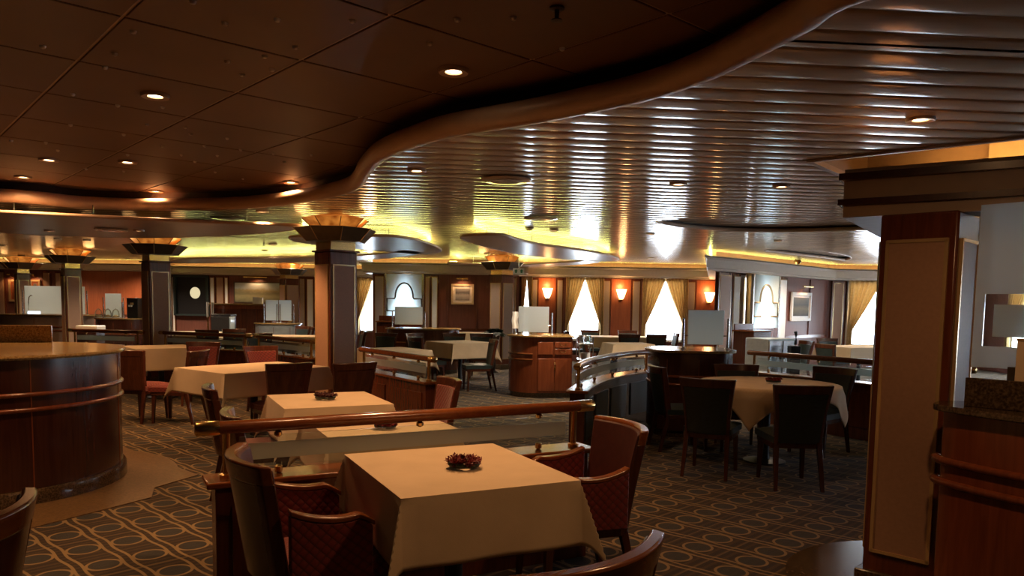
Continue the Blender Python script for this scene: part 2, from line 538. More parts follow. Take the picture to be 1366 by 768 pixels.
# cornices with their hidden cove strips (room lies to the right of each path)
def cornice(n, path, z0, z1):
    prof = [(0, z0), (-.20, z0), (-.20, z0 + .035), (-.23, z0 + .05), (-.23, z1 - .07), (-.27, z1 - .03), (-.27, z1), (-.22, z1), (-.22, z1 - .05), (0, z1 - .05)]
    o = obj('trim_%d' % n, MB().sweep(path, prof), 'cornice'); struct(o)
    obj('trim_edge', MB().sweep(path, rect(-.285, -.272, z1 - .035, z1 - .01)), 'bronze', o)
    obj('light_strip', MB().sweep(path, rect(-.19, -.15, z1 - .045, z1 - .02)), 'cove_yellow', o)
    return o
cornice(1, [(-16.9, YA), (xAB, YA), ], 2.29, 2.50)
cornice(2, [(xAB + .01, YA), (xAB + .01, YB), (xBC, YB)], 2.25, 2.50)
cornice(3, [(xBC - .005, YB), (xBC - .005, YM), (xCD, YM), (xCD, YD)], 2.23, 2.50)
cornice(4, [(xCD, YD), (xDW, YD)], 2.22, 2.50)
cornice(5, [(xDW, YD), E0, E1, E2, E3], 2.22, 2.50)
cornice(6, [(11.98, 19.4), (11.98, -4.9)], 2.22, 2.50)

def hit(px, P, Q):                   # where the line of sight at px meets the wall line P-Q
    d = ray(px, 405)
    P = Vector(P); Q = Vector(Q); w = Q - P
    den = d.x * w.y - d.y * w.x
    t = (P.x * w.y - P.y * w.x) / den
    return Vector((d.x * t, d.y * t))
def on_wall(name, P, Q, px0, px1, z0, z1, depth, mat, parent, back=0.0, bevel=0.0, kind=None):
    a, b = hit(px0, P, Q), hit(px1, P, Q)
    m = (a + b) / 2; w = (b - a); ang = math.atan2(w.y, w.x)
    nrm = Vector((w.y, -w.x)).normalized()          # into the room
    c = m + nrm * (back + depth / 2)
    mb = MB().box((0, 0, 0), (w.length, depth, z1 - z0))
    o = obj(name, mb, mat, parent, bevel=bevel, smooth=0)
    o.location = (c.x, c.y, (z0 + z1) / 2); o.rotation_euler = (0, 0, ang)
    return o, c, nrm, ang, w.length
def pilaster(P, Q, px0, px1, z0, z1, parent, mat='leather_grey', frame='gold_trim'):
    o, c, nrm, ang, L = on_wall('pilaster', P, Q, px0, px1, z0, z1, .06, 'mahogany', parent)
    e = min(.04, L * .12)
    obj('pilaster_frame', MB().box((0, -.032, 0), (L - 2 * e, .012, z1 - z0 - .1)), frame, o, smooth=0)
    obj('pilaster_panel', MB().box((0, -.036, 0), (L - 2 * e - .03, .016, z1 - z0 - .13)), mat, o, smooth=0)
    return o
def Zp(px, py, P, Q):
    h = hit(px, P, Q); return D(px, py, h.y).z

WA, WB, WM, WD = ((-17, YA), (0, YA)), ((-17, YB), (0, YB)), ((-10, YM), (10, YM)), ((-10, YD), (10, YD))
for a, b in ((0, 9), (59, 70), (76, 84)):
    pilaster(*WA, a, b, .1, 2.25, wall_galley, 'leather_panel')
on_wall('wall_panel', *WA, 105, 193, 1.0, 2.28, .04, 'wall_red', wall_galley)
for a, b, m in ((231, 235, 'white'), (281, 288, 'white'), (289, 300, 'leather_panel'), (300.5, 306, 'white'), (400, 408, 'leather_grey'), (409, 420, 'white'), (426, 440, 'leather_grey')):
    pilaster(*WB, a, b, .1, 2.22, wall_bar, m)
for a, b, m in ((499, 514, 'leather_grey'), (567, 574, 'leather_panel'), (575, 585, 'white'), (674, 690, 'leather_grey')):
    pilaster(*WM, a, b, .1, 2.2, wall_mid, m)
# raised moulding of the panelling
for a, b in ((597, 598), (635, 636)):
    on_wall('moulding', *WM, a, b, .5, 2.2, .03, 'wall_wood', wall_mid)
on_wall('chair_rail', *WM, 577, 655, .78, .84, .03, 'mahogany', wall_mid)
for a, b in ((709, 717), (742, 751), (803, 814), (842, 854), (915, 927)):
    pilaster(*WD, a, b, .1, 2.19, wall_win)
for a, b in ((718, 741), (815, 841), (928, 953)):
    on_wall('wall_panel', *WD, a, b, .1, 2.19, .03, 'wall_red', wall_win)
pilaster(E0, E1, 954.5, 972, .1, 2.2, wall_bulk, 'leather_panel')
pilaster(E0, E1, 973, 984, .1, 2.2, wall_bulk, 'white')
pilaster(E1, E2, 1023, 1033, .1, 2.2, wall_bulk, 'leather_panel')
pilaster(E1, E2, 1034, 1046, .1, 2.2, wall_bulk, 'white')
pilaster(E2, E3, 1108, 1125, .1, 2.2, wall_bulk, 'leather_panel')
on_wall('moulding', E1, E2, 1047, 1102, .78, .85, .03, 'mahogany', wall_bulk)
on_wall('moulding', E1, E2, 1079, 1080, .85, 2.2, .025, 'wall_wood', wall_bulk)

# windows: frame, muntin and bright pane, then draped curtains
WN = [0]
def window(P, Q, px0, px1, z0=.55, z1=2.2, parent=None, pq=None):
    WN[0] += 1
    if pq: a, b = Vector(pq[0]), Vector(pq[1])
    else: a, b = hit(px0, P, Q), hit(px1, P, Q)
    w = b - a; L = w.length; ang = math.atan2(w.y, w.x)
    f = MB()
    for x in (-L / 2 + .03, L / 2 - .03): f.box((x, -.04, (z0 + z1) / 2), (.06, .08, z1 - z0))
    for z in (z0 + .03, z1 - .03): f.box((0, -.04, z), (L, .08, .06))
    o = obj('window_%d' % WN[0], f, 'white', smooth=0); struct(o)
    m = (a + b) / 2
    o.location = (m.x, m.y, 0); o.rotation_euler = (0, 0, ang)
    obj('pane', MB().box((0, -.02, (z0 + z1) / 2), (L - .1, .012, z1 - z0 - .1)), 'daylight', o, smooth=0)
    obj('muntin', MB().box((0, -.035, (z0 + z1) / 2), (.012, .012, z1 - z0 - .1)), 'white', o, smooth=0)
    return m, ang, L
def drape_mesh(w, side, ztop=2.22, zb=.45, open_=.86, tie=.95):
    rows = []
    nz, nx = 18, 29
    front, backr = [], []
    for j in range(nz):
        t = j / (nz - 1); z = ztop + (zb - ztop) * t
        s = min(1, (ztop - z) / (ztop - tie))
        inner = w * (1 - open_ * s ** 1.15)
        r = []
        for i in range(nx):
            q = i / (nx - 1)
            x = inner * q
            y = -.13 - .035 * math.cos(q * 2 * PI * 6.5) * (.6 + .4 * t) - .03 * s
            r.append((side * (x - w), y, z))
        rows.append(r)
    mb = MB(); mb.grid(rows)
    return mb
def curtains(m, ang, L, label, halves=(1, 1), zt=2.22):
    t = thing('window_curtain', label, 'curtain', (m.x, m.y, 0), ang)
    for sd, on in ((1, halves[0]), (-1, halves[1])):
        if not on: continue
        o = obj('drape', drape_mesh(L / 2, sd, zt), 'curtain', t, smooth=60)
        s = o.modifiers.new('cloth', 'SOLIDIFY'); s.thickness = .012
    obj('curtain_rod', MB().tube([(-L / 2, -.13, zt + .005), (L / 2, -.13, zt + .005)], .016), 'brass', t)
    return t
w1 = window(*WD, 757, 801); curtains(*w1[:2], X(803, YD) - X(753, YD), 'gold tied-back curtains on the window between two pilasters, narrower pair beside the wall lamp')
w2 = window(*WD, 859, 912); curtains(*w2[:2], X(915, YD) - X(855, YD), 'gold tied-back curtains on the wide window behind the grey chairs')
w0 = window(*WD, 696, 708); curtains(*w0[:2], X(709, YD) - X(695, YD), 'narrow gold curtain beside the exit sign column')
w3 = window(*WB, 479, 517); curtains(*w3[:2], X(519, YB) - X(477, YB), 'gold curtains on the window glimpsed past the tall lit column')
m4 = window(E2, E3, 1129, 1212); curtains(m4[0], m4[1], m4[2] + .05, 'wide gold curtain swept aside beside the dark framed picture')
for k, yy in enumerate((17.2, 12.6, 8.2)):
    wr = window(None, None, 0, 0, pq=((12, yy + .75), (12, yy - .75)))
    if k < 3:
        curtains(wr[0], wr[1], 1.6, ['gold curtains on the side wall seen through the etched glass cut-out',
                                 'gold curtains on the side wall past the square column',
                                 'gold curtains on the side wall behind the round counter'][k])

# ------------------------------------------------------------------ planked ceiling with openings
def zpts(lst, z): return [tuple(G(x, y, z)[:2]) for x, y in lst]
coffer = zpts([(0, 268), (110, 277), (200, 280), (300, 279), (380, 273), (440, 263), (472, 254), (486, 243), (494, 230), (514, 212), (556, 195), (606, 181), (700, 166), (780, 151), (866, 132), (940, 108), (1000, 80), (1080, 38), (1150, 0)], ZC)
coffer += [(1.75, 2.3), (2.1, 1.3), (2.2, 0), (1.2, -2.2), (-3, -3.2), (-8, -2.6), (-11.6, 1), (-12.2, 5), (-10.5, 8.3), (-8.3, 9.0)]
coffer = catmull(coffer, 6, True)
oval = catmull(zpts([(876, 297), (900, 292), (1000, 288), (1100, 289), (1170, 294), (1225, 300), (1180, 305), (1100, 308), (1020, 309), (940, 306)], ZC), 6, True)
oval2 = catmull(zpts([(1018, 334), (1050, 332), (1100, 335), (1135, 342), (1128, 347), (1090, 343), (1045, 338)], ZC), 6, True)
pc = G(1078, 213, ZC); pc = Vector((pc.x, pc.y)); pe = G(1366, 181, ZC); pe = Vector((pe.x, pe.y))
pv_d = (pe - pc).normalized(); pv_n = Vector((-pv_d.y, pv_d.x))
pavilion = [tuple(pc), tuple(pc + pv_d * 3.4), tuple(pc + pv_d * 3.4 + pv_n * 1.5), tuple(pc + pv_n * 1.5)]
holes = [coffer, oval, oval2, pavilion]
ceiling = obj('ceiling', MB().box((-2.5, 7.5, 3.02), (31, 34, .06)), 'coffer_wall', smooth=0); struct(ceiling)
CA = R(5.0)
e1 = Vector((math.cos(CA), math.sin(CA))); e2 = Vector((-math.sin(CA), math.cos(CA)))
holes_uv = [[(Vector(p).dot(e1), Vector(p).dot(e2)) for p in h] for h in holes]
PW = .215
ss = (0, .03, .12, .24, .36, .5, .64, .76, .88, .97, 1)
def intervals(v, u0, u1):
    cuts = []
    for h in holes_uv:
        xs = []
        for i in range(len(h)):
            (xa, ya), (xb, yb) = h[i], h[(i + 1) % len(h)]
            if (ya > v) != (yb > v): xs.append(xa + (v - ya) / (yb - ya) * (xb - xa))
        xs.sort()
        cuts += [(xs[i], xs[i + 1]) for i in range(0, len(xs) - 1, 2)]
    cuts.sort(); out = []; a = u0
    for c0, c1 in cuts:
        if c0 > a: out.append((a, min(c0, u1)))
        a = max(a, c1)
    if a < u1: out.append((a, u1))
    return out
def planks(k0, k1, z0, rows, name='plank'):
    for k in range(k0, k1):
        mb = MB()
        L = []
        for s_ in ss:
            v = (k + s_ * .965) * PW + .0007
            z = z0 - .0048 * (1 - abs(2 * s_ - 1) ** 2.6) + (.010 if s_ in (0, 1) else 0)
            L.append((v, z, rows(v)))
        for (va, za, ia), (vb, zb, ib) in zip(L, L[1:]):
            if len(ia) != len(ib): continue
            for (a, b), (c, d) in zip(ia, ib):
                P = [e1 * a + e2 * va, e1 * b + e2 * va, e1 * d + e2 * vb, e1 * c + e2 * vb]
                zz = (za, za, zb, zb)
                mb.add([(p.x, p.y, z) for p, z in zip(P, zz)], [(3, 2, 1, 0)])
        if mb.f:
            bm_o = obj(name, mb, 'plank', ceiling, smooth=60)
            bm = bmesh.new(); bm.from_mesh(bm_o.data); bmesh.ops.remove_doubles(bm, verts=bm.verts, dist=.0005); bm.to_mesh(bm_o.data); bm.free()
planks(int(-6 / PW), int(24.5 / PW), ZC, lambda v: intervals(v, -18.5, 14.5))
def within(poly):
    h = [(Vector(p).dot(e1), Vector(p).dot(e2)) for p in poly]
    def rows(v):
        xs = []
        for i in range(len(h)):
            (xa, ya), (xb, yb) = h[i], h[(i + 1) % len(h)]
            if (ya > v) != (yb > v): xs.append(xa + (v - ya) / (yb - ya) * (xb - xa))
        xs.sort()
        return [(xs[i], xs[i + 1]) for i in range(0, len(xs) - 1, 2)]
    vs = [q[1] for q in h]
    return int(min(vs) / PW) - 1, int(max(vs) / PW) + 2, rows
# dark backing just above the joints
# rims of the openings
def rim(poly, r=.075, zc=ZC + .06, mat='rim', n=14, up=ZK, inner=.10):
    if area(poly) < 0: poly = poly[::-1]
    o = obj('ceiling_rim', MB().sweep(poly, circ(r, n, o=.02, z=zc, sz=.9), True), mat, ceiling, smooth=70, fix=True)
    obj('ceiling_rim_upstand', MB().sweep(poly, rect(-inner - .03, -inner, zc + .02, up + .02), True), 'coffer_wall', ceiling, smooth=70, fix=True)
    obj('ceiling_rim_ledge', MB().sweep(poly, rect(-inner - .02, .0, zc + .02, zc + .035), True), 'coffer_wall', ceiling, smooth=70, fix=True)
rim(coffer, .085, ZC + .065)
for ov in (oval, oval2):
    rim(ov, .03, ZC + .018, 'rim', 10, ZC + .085, .02)
    ka, kb, rw = within(offset(ov, .03))
    planks(ka, kb, ZC + .075, rw)

pw = obj('recess_wall', MB().sweep(pavilion, rect(-.03, .0, ZC - .012, 2.98), True), 'soffit', ceiling, smooth=0, fix=True)
obj('recess_panel', MB().prism(offset(pavilion, .03), 2.96, 2.98), 'soffit', ceiling, smooth=0)
obj('recess_trim', MB().sweep(pavilion, rect(-.01, .03, ZC - .02, ZC + .02), True), 'rim', ceiling, smooth=0, fix=True)
w_a = pc + pv_n * 1.46 + pv_d * .95; w_b = pc + pv_n * 1.46 + pv_d * 3.3
obj('recess_light_panel', MB().sweep([tuple(w_a), tuple(w_b)], rect(-.02, .02, ZC - .0, 2.9)), 'cream', ceiling, smooth=0, fix=True)
w_a = pc + pv_n * 1.2 + pv_d * .5; w_b = pc + pv_n * 1.2 + pv_d * 3.3
obj('light_strip', MB().sweep([tuple(w_a), tuple(w_b)], rect(-.02, .02, ZC + .02, ZC + .04)), 'cove_orange', ceiling, smooth=0, fix=True)
obj('light_strip_tray', MB().sweep([tuple(w_a), tuple(w_b)], rect(-.05, .08, ZC , ZC + .018)), 'soffit', ceiling, smooth=0, fix=True)

# coffer panels on a 42-degree grid, thin joints between them
PA = R(42); f1 = Vector((math.cos(PA), math.sin(PA))); f2 = Vector((-f1.y, f1.x))
A0 = G(402, 81, ZK); A0 = Vector((A0.x, A0.y))
PS = .93
pm = MB().box((0, 0, 0), (PS - .018, PS - .018, .012))
p0 = None
big = offset(coffer, .5)
for i in range(-18, 19):
    for j in range(-18, 19):
        c = A0 + f1 * ((i + .5) * PS) + f2 * ((j + .5) * PS)
        if not any(inside(big, c.x + dx, c.y + dy) for dx in (-.5, 0, .5) for dy in (-.5, 0, .5)): continue
        if c.y < -.6: continue
        if p0 is None:
            p0 = obj('ceiling_panel', pm, 'coffer_panel', ceiling, bevel=.004, smooth=0); q = p0
        else:
            q = p0.copy(); C.objects.link(q); q.parent = ceiling
        q.location = (c.x, c.y, ZK + .006); q.rotation_euler = (0, 0, PA)
obj('coffer_backing', MB().prism([(-13, -3.5), (2.6, -3.5), (2.6, 10.5), (-13, 10.5)], ZK + .0085, ZK + .03), 'rim', ceiling, smooth=0)
# glass star points set into the coffer
sm = MB().lathe([(.0, -.018), (.012, -.014), (.017, -.004), (.017, .004)], 10)
stars = [(178, 41), (153, 71), (57, 61), (140, 89), (97, 125), (157, 140), (217, 142), (196, 165), (94, 166), (165, 179), (247, 169), (254, 178), (303, 184), (370, 25), (303, 81), (353, 74), (363, 92), (323, 99), (394, 62), (321, 199), (273, 194), (242, 206), (216, 194), (290, 207), (260, 215), (287, 229), (165, 228), (170, 206), (61, 190), (15, 187), (77, 200), (364, 204), (379, 215), (415, 206), (324, 238), (115, 225), (573, 57), (610, 25), (685, 23), (750, 64), (257, 1), (470, 27), (300, 30)]
s0 = None
for x, y in stars:
    g = G(x, y, ZK)
    if s0 is None: s0 = q = obj('star_light', sm, 'led_dot', ceiling)
    else: q = s0.copy(); C.objects.link(q); q.parent = ceiling
    q.location = (g.x, g.y, ZK)

# ------------------------------------------------------------------ lowered ceiling islands with cove light on top
def island(poly, lit=None, zb=2.455, drop=.03):
    if area(poly) < 0: poly = poly[::-1]
    o = obj('ceiling_island', MB().prism(poly, zb, zb + drop), 'island_under', smooth=30); struct(o)
    obj('island_edge', MB().sweep(poly, circ(.022, 8, z=zb + .016), True), 'rim', o, smooth=70, fix=True)
    inn = offset(poly, -.2)
    if lit is None: obj('light_strip', MB().sweep(inn, rect(-.015, .015, zb + drop, zb + drop + .02), True), 'cove_yellow', o, fix=True)
    else:
        n = len(inn)
        for a, b in lit:
            seg = inn[int(a * n):int(b * n)]
            if len(seg) > 2: obj('light_strip', MB().sweep(seg, rect(-.015, .015, zb + drop, zb + drop + .02)), 'cove_yellow', o, fix=True)
    for k in range(6):
        c = poly[int(k * len(poly) / 6)]; m = (sum(p[0] for p in poly) / len(poly), sum(p[1] for p in poly) / len(poly))
        h = (c[0] * .7 + m[0] * .3, c[1] * .7 + m[1] * .3)
        obj('hanger', MB().tube([(h[0], h[1], zb + drop), (h[0], h[1], ZC + .02)], .008, 6), 'steel', o)
    return o
ZI = 2.455
isA = catmull(zpts([(-60, 281), (0, 284), (100, 289), (200, 294), (300, 298), (380, 301), (402, 304), (370, 309), (300, 314), (200, 317), (100, 315), (0, 310), (-60, 300)], ZI), 5, True)
isB = catmull(zpts([(222, 350), (236, 347), (260, 345), (330, 344.5), (420, 343.5), (480, 341), (520, 337.5), (538, 333.5), (560, 338), (520, 344), (450, 348), (380, 349.5), (300, 350.5), (240, 351)], ZI), 5, True)
isC = catmull(zpts([(387, 317.5), (400, 316), (450, 316), (500, 315.5), (530, 316.5), (560, 322), (582, 330), (587, 336), (560, 338.5), (500, 334), (440, 329), (395, 322)], ZI), 5, True)
isD = catmull(zpts([(616, 316), (630, 314.5), (655, 313.5), (674, 315), (690, 320), (720, 327), (760, 332), (800, 338.5), (825, 346.5), (800, 348), (750, 345), (700, 340), (655, 331), (620, 321)], ZI), 5, True)
isE = catmull(zpts([(600, 350.5), (640, 353), (690, 353.5), (740, 351), (770, 349), (786, 347), (800, 349), (770, 353), (720, 356), (660, 356.5), (610, 355)], ZI), 5, True)
island(isA, lit=[])
island(isB); island(isC); island(isD); island(isE)

# ------------------------------------------------------------------ pavilion soffit by the square column
B0 = G(1124, 290, 1.985); B0 = Vector((B0.x, B0.y))
B1 = G(1366, 278.5, 1.985); B1 = Vector((B1.x, B1.y))
bd = (B1 - B0).normalized()
b_far = B0 + bd * 2.6
bn = Vector((-bd.y, bd.x))
if bn.y < 0: bn = -bn
b_side = B0 + bn * 2.4
sp = [tuple(b_side), tuple(B0), tuple(b_far)]       # walking this way, the open room lies on the right
prof = [(0, 1.985), (0, 2.0), (.0, 2.045), (.018, 2.05), (.018, 2.075), (0, 2.08), (0, 2.175), (.02, 2.18), (.02, 2.21), (0, 2.215), (0, 2.235), (-.05, 2.24), (-.05, 2.2), (-.20, 2.2), (-.20, 1.985)]
prof = [(-o, z) for o, z in prof]
o = obj('trim_7', MB().sweep(sp, prof), 'soffit'); struct(o)
for z0, z1 in ((2.047, 2.078), (2.178, 2.213)):
    obj('moulding', MB().sweep(sp, rect(-.024, .0, z0, z1)), 'mahogany_dark', o)

# ================================================================== columns
def column(label, x, y, w, rz, ztop=2.13, lamp=True, panel='leather_panel', zf0=.24, name='column', energy=2, panel_top=.17):
    t = thing(name, label, 'column', (x, y, 0), rz)
    h = w / 2
    obj('shaft', MB().box((0, 0, ztop / 2), (w, w, ztop)), 'mahogany', t, bevel=.012)
    obj('plinth', MB().box((0, 0, .06), (w + .06, w + .06, .12)), 'granite_dark', t, bevel=.008)
    for k in range(4):
        a = k * PI / 2
        c = Vector((math.cos(a), math.sin(a), 0))
        z0, z1 = zf0, ztop - panel_top
        q = obj('face_panel', MB().box((h + .004, 0, (z0 + z1) / 2), (.012, w - .09, z1 - z0)), panel, t, smooth=0)
        q.rotation_euler = (0, 0, a)
        fr = MB()
        for yy in (-(w / 2 - .045), w / 2 - .045): fr.box((h + .006, yy, (z0 + z1) / 2), (.018, .017, z1 - z0 + .012))
        for zz in (z0, z1): fr.box((h + .006, 0, zz), (.018, w - .08, .017))
        g = obj('gold_frame', fr, 'gold_trim', q, smooth=0)
    if lamp:
        k = math.sqrt(2)
        obj('collar', MB().box((0, 0, ztop + .012), (w + .05, w + .05, .024)), 'mahogany', t, bevel=.004)
        obj('neck', MB().box((0, 0, ztop + .08), (w - .03, w - .03, .12)), 'brass', t, bevel=.004)
        z = ztop + .13
        o8 = PI / 8
        fl = obj('lower_flare', MB().lathe([(.25, z), (.37, z + .005), (.53, z + .17), (.51, z + .175), (.3, z + .04), (.0, z + .04)], 8, ph=o8 - rz + PI / 2), 'bronze', t, smooth=0)
        for q in range(8):
            a = 2 * PI * q / 8 + o8 - rz + PI / 2
            obj('gold_fin', MB().tube([(.372 * math.cos(a), .372 * math.sin(a), z + .004), (.534 * math.cos(a), .534 * math.sin(a), z + .172)], .006, 6), 'gold_trim', fl)
        up = obj('amber_bowl', MB().lathe([(.26, z + .155), (.28, z + .16), (.43, z + .30), (.415, z + .305), (.28, z + .34), (.0, z + .34)], 8, ph=o8 - rz + PI / 2), 'amber', t, smooth=0)
        for q in range(8):
            a = 2 * PI * q / 8 + o8 - rz + PI / 2
            obj('bowl_rib', MB().tube([(.284 * math.cos(a), .284 * math.sin(a), z + .16), (.434 * math.cos(a), .434 * math.sin(a), z + .302)], .005, 6), 'bronze', up)
        obj('stem', MB().tube([(0, 0, z + .3), (0, 0, ZC + .01)], .09, 10), 'bronze', t)
        l = bpy.data.lights.new('column_lamp', 'POINT'); l.energy = energy; l.color = (1, .5, .16); l.shadow_soft_size = .12
        lo = bpy.data.objects.new('column_lamp', l); C.objects.link(lo); lo.parent = t; lo.location = (.3, -.3, z + .22)
        l2 = l.copy(); lo2 = bpy.data.objects.new('column_lamp', l2); C.objects.link(lo2); lo2.parent = t; lo2.location = (-.3, .3, z + .22)
    return t
def col_at(px, Y, *a, **k):
    p = D(px, 405, Y); return p.x, p.y
column('tall square column in brown leather with gold edges and amber lamp bowl, beside a dark rail', *col_at(448, 9.9), .40, R(44))
column('square column with amber lamp behind the red chairs and small cloth table', *col_at(209, 13.4), .37, R(46))
column('square column with four glowing amber bulbs standing at the long galley counter', *col_at(96, 17.4), .34, R(45))
column('slim square column at the end of the galley counter beside a frosted screen', *col_at(31, 20.6), .32, R(45), ztop=2.1)
column('square column beside the landscape painting behind two frosted panels', *col_at(386, 22.0), .42, R(42), ztop=2.1)
column('square column with amber lamp carrying a green exit sign, behind a round cabinet', *col_at(669, 17.3), .39, R(46), panel='leather_grey')
# the big plain column under the soffit
cp = G(1216, 800, 0)
column('large square column with brown leather faces and gold frames under the soffit', cp.x + .055, cp.y + .14, .362, R(45), ztop=1.985, lamp=False, zf0=.23, panel_top=.14)

# exit sign
p = D(692, 361.5, 16.6)
t = thing('exit_sign', 'small lit exit sign with running figure and arrow at the column top', 'sign', (p.x, p.y, p.z))
obj('sign_box', MB().box((0, 0, 0), (.24, .04, .13)), 'sign_white', t, bevel=.004)
ar = MB().prism([(-.02, -.04), (.02, -.04), (.02, .0), (.04, .0), (0, .04), (-.04, .0), (-.02, .0)], -.003, .003)
for q in (-.06, .06):
    o = obj('pictogram', ar, 'sign_green', t, smooth=0); o.location = (q, -.0215, 0); o.rotation_euler = (PI / 2, 0, 0)
obj('hanger', MB().tube([(0, 0, .06), (0, 0, ZC - p.z)], .008, 6), 'steel', t)

# ================================================================== wall lamps, pictures, etched screens
def sconce(px, py, label):
    p = D(px, py, YD - .07)
    t = thing('wall_lamp', label, 'lamp', (p.x, YD - .05, p.z))
    n = 16
    mb = MB().lathe([(.045, -.13), (.075, -.08), (.125, .08), (.14, .13), (.12, .12), (.03, -.1)], 20)
    obj('lamp_shade', mb, 'sconce_glow', t, smooth=60).location = (0, -.15, 0)
    obj('bracket', MB().box((0, -.01, -.12), (.09, .06, .1)).tube([(0, -.03, -.13), (0, -.15, -.13)], .014).lathe([(.0, -.17), (.03, -.15), (.045, -.125)], 12, (0, -.15)), 'brass', t)
    l = bpy.data.lights.new('sconce_light', 'POINT'); l.energy = 6; l.color = (1, .5, .18); l.shadow_soft_size = .08
    lo = bpy.data.objects.new('sconce_light', l); C.objects.link(lo); lo.parent = t; lo.location = (0, -.15, .2)
sconce(730, 391, 'glowing amber wall lamp beside the narrow pilaster near the exit sign')
sconce(828, 392.5, 'glowing amber wall lamp on the panel between the two curtained windows')
sconce(945, 396.5, 'glowing amber wall lamp next to the projecting bulkhead')

def framed(P, Q, px0, px1, py0, py1, label, canvas, frame='gold_trim', mat_='white', light=True, fw=.05, mount=.06):
    mid = (px0 + px1) / 2
    a, b = hit(px0, P, Q), hit(px1, P, Q); w = b - a; L = w.length
    m = (a + b) / 2
    z1, z0 = Zp(mid, py0, P, Q), Zp(mid, py1, P, Q)
    t = thing('framed_picture', label, 'picture', (m.x, m.y, (z0 + z1) / 2), math.atan2(w.y, w.x))
    hh = z1 - z0
    f = MB()
    for x in (-L / 2 + fw / 2, L / 2 - fw / 2): f.box((x, -.045, 0), (fw, .05, hh))
    for z in (-hh / 2 + fw / 2, hh / 2 - fw / 2): f.box((0, -.045, z), (L - 2 * fw, .05, fw))
    obj('picture_frame', f, frame, t, bevel=.004)
    obj('mount', MB().box((0, -.035, 0), (L - 1.6 * fw, .02, hh - 1.6 * fw)), mat_, t, smooth=0)
    obj('print', MB().box((0, -.048, 0), (L - 2 * fw - 2 * mount, .008, hh - 2 * fw - 2 * mount)), canvas, t, smooth=0)
    if light:
        lp = obj('picture_light', MB().tube([(-L * .25, -.2, hh / 2 + .14), (L * .25, -.2, hh / 2 + .14)], .022).tube([(0, -.02, hh / 2 + .06), (0, -.2, hh / 2 + .15)], .01), 'brass', t)
        spot('picture_spot', (0, -.24, hh / 2 + .12), 6, 130, t, aim=(0, .0, -.1))
    return t
framed(*WM, 602, 632, 379, 406, 'pale framed print in a white mount on the wood wall behind the golden table', 'pale_print', 'cream')
framed(E1, E2, 1053, 1079, 390, 428, 'dark print in a white frame under a brass picture light', 'dark_print', 'white', 'white', fw=.07, mount=.05)
framed(*WB, 313, 375, 376, 404, 'wide landscape painting with pale sky above the bar cabinet', 'landscape_print', 'bronze', 'bronze', fw=.03, mount=0)  # its picture light is added, to brighten the painting
framed(*WA, 14, 24, 373, 402, 'tall orange-lit picture beside the slim galley column', 'dark_print', 'gold_trim', 'wall_red', fw=.06, mount=.05)
framed(*WA, 42, 56, 373, 402, 'wide orange-lit picture above the frosted galley screen', 'dark_print', 'gold_trim', 'wall_red', fw=.06, mount=.05)

def etched(P, Q, px0, px1, py0, py1, label, cl, line='bronze', back=.30):
    wn = window(P, Q, px0 + 1, px1 - 1, .7, 2.18)
    curtains(wn[0], wn[1], wn[2] + .04, cl)
    a, b = hit(px0, P, Q), hit(px1, P, Q); w = b - a; L = w.length; m = (a + b) / 2
    mid = (px0 + px1) / 2
    z1, z0 = Zp(mid, py0, P, Q), Zp(mid, py1, P, Q)
    t = thing('etched_screen', label, 'screen', (m.x, m.y, 0), math.atan2(w.y, w.x))
    obj('glass', MB().box((0, -back, (z0 + z1) / 2), (L, .02, z1 - z0)), 'mirror_screen', t, smooth=0)
    zs = z0 + (z1 - z0) * .22; zm = zs + (z1 - z0) * .26; r = L * .24; y = -back - .018
    pts = [(-r * .8, y, zs), (-L * .46, y, zs), (-L * .46, y, zm), (-r - .02, y, zm)]
    pts += [(-r * math.cos(PI * k / 14), y, zm + .04 + (z1 - z0) * .30 * math.sin(PI * k / 14)) for k in range(15)]
    pts += [(r + .02, y, zm), (L * .46, y, zm), (L * .46, y, zs), (r * .8, y, zs)]
    obj('arch_line', MB().tube(pts, .022, 6), line, t)
    for x in (-L / 2, L / 2): obj('screen_post', MB().box((x, -back, z1 / 2), (.05, .06, z1)), 'steel', t, smooth=0)
    obj('screen_base', MB().box((0, -back, z0 / 2), (L, .05, z0)), 'mahogany', t, smooth=0)
etched(*WM, 517, 566, 366, 428, 'pale blue etched glass screen with a dark arch outline above the small cabinet', 'curtains dimly seen through the dark-arched etched screen')
etched(E1, E2, 986, 1021, 367, 437, 'pale etched glass screen with a golden arch on the slanted bulkhead', 'curtains dimly seen through the golden-arched etched screen', 'gold_trim')
# dark glass niche with a glowing round plate
a, b = hit(236, *WB), hit(279, *WB)
t = thing('display_niche', 'dark glass display niche with a round glowing yellow plate', 'niche', ((a.x + b.x) / 2, YB, 0))
L = b.x - a.x
obj('niche_back', MB().box((0, -.03, 1.6), (L, .04, 1.2)), 'black', t, smooth=0)
f = MB()
for x in (-L / 2, L / 2): f.box((x, -.1, 1.6), (.06, .16, 1.24))
f.box((0, -.1, 2.2), (L, .16, .05)); f.box((0, -.1, 1.0), (L, .16, .05))
obj('niche_frame', f, 'green_leather', t, smooth=0)
pz = D(261.5, 390.5, YB).z
disc = MB().lathe([(0, -.03), (.12, -.025), (.16, 0), (.12, .01), (0, .01)], 28)
q = obj('round_plate', disc, 'disc_glow', t); q.location = (D(261.5, 390, YB).x - (a.x + b.x) / 2, -.07, pz); q.rotation_euler = (PI / 2, 0, 0); q.scale = (1, 1.12, 1)

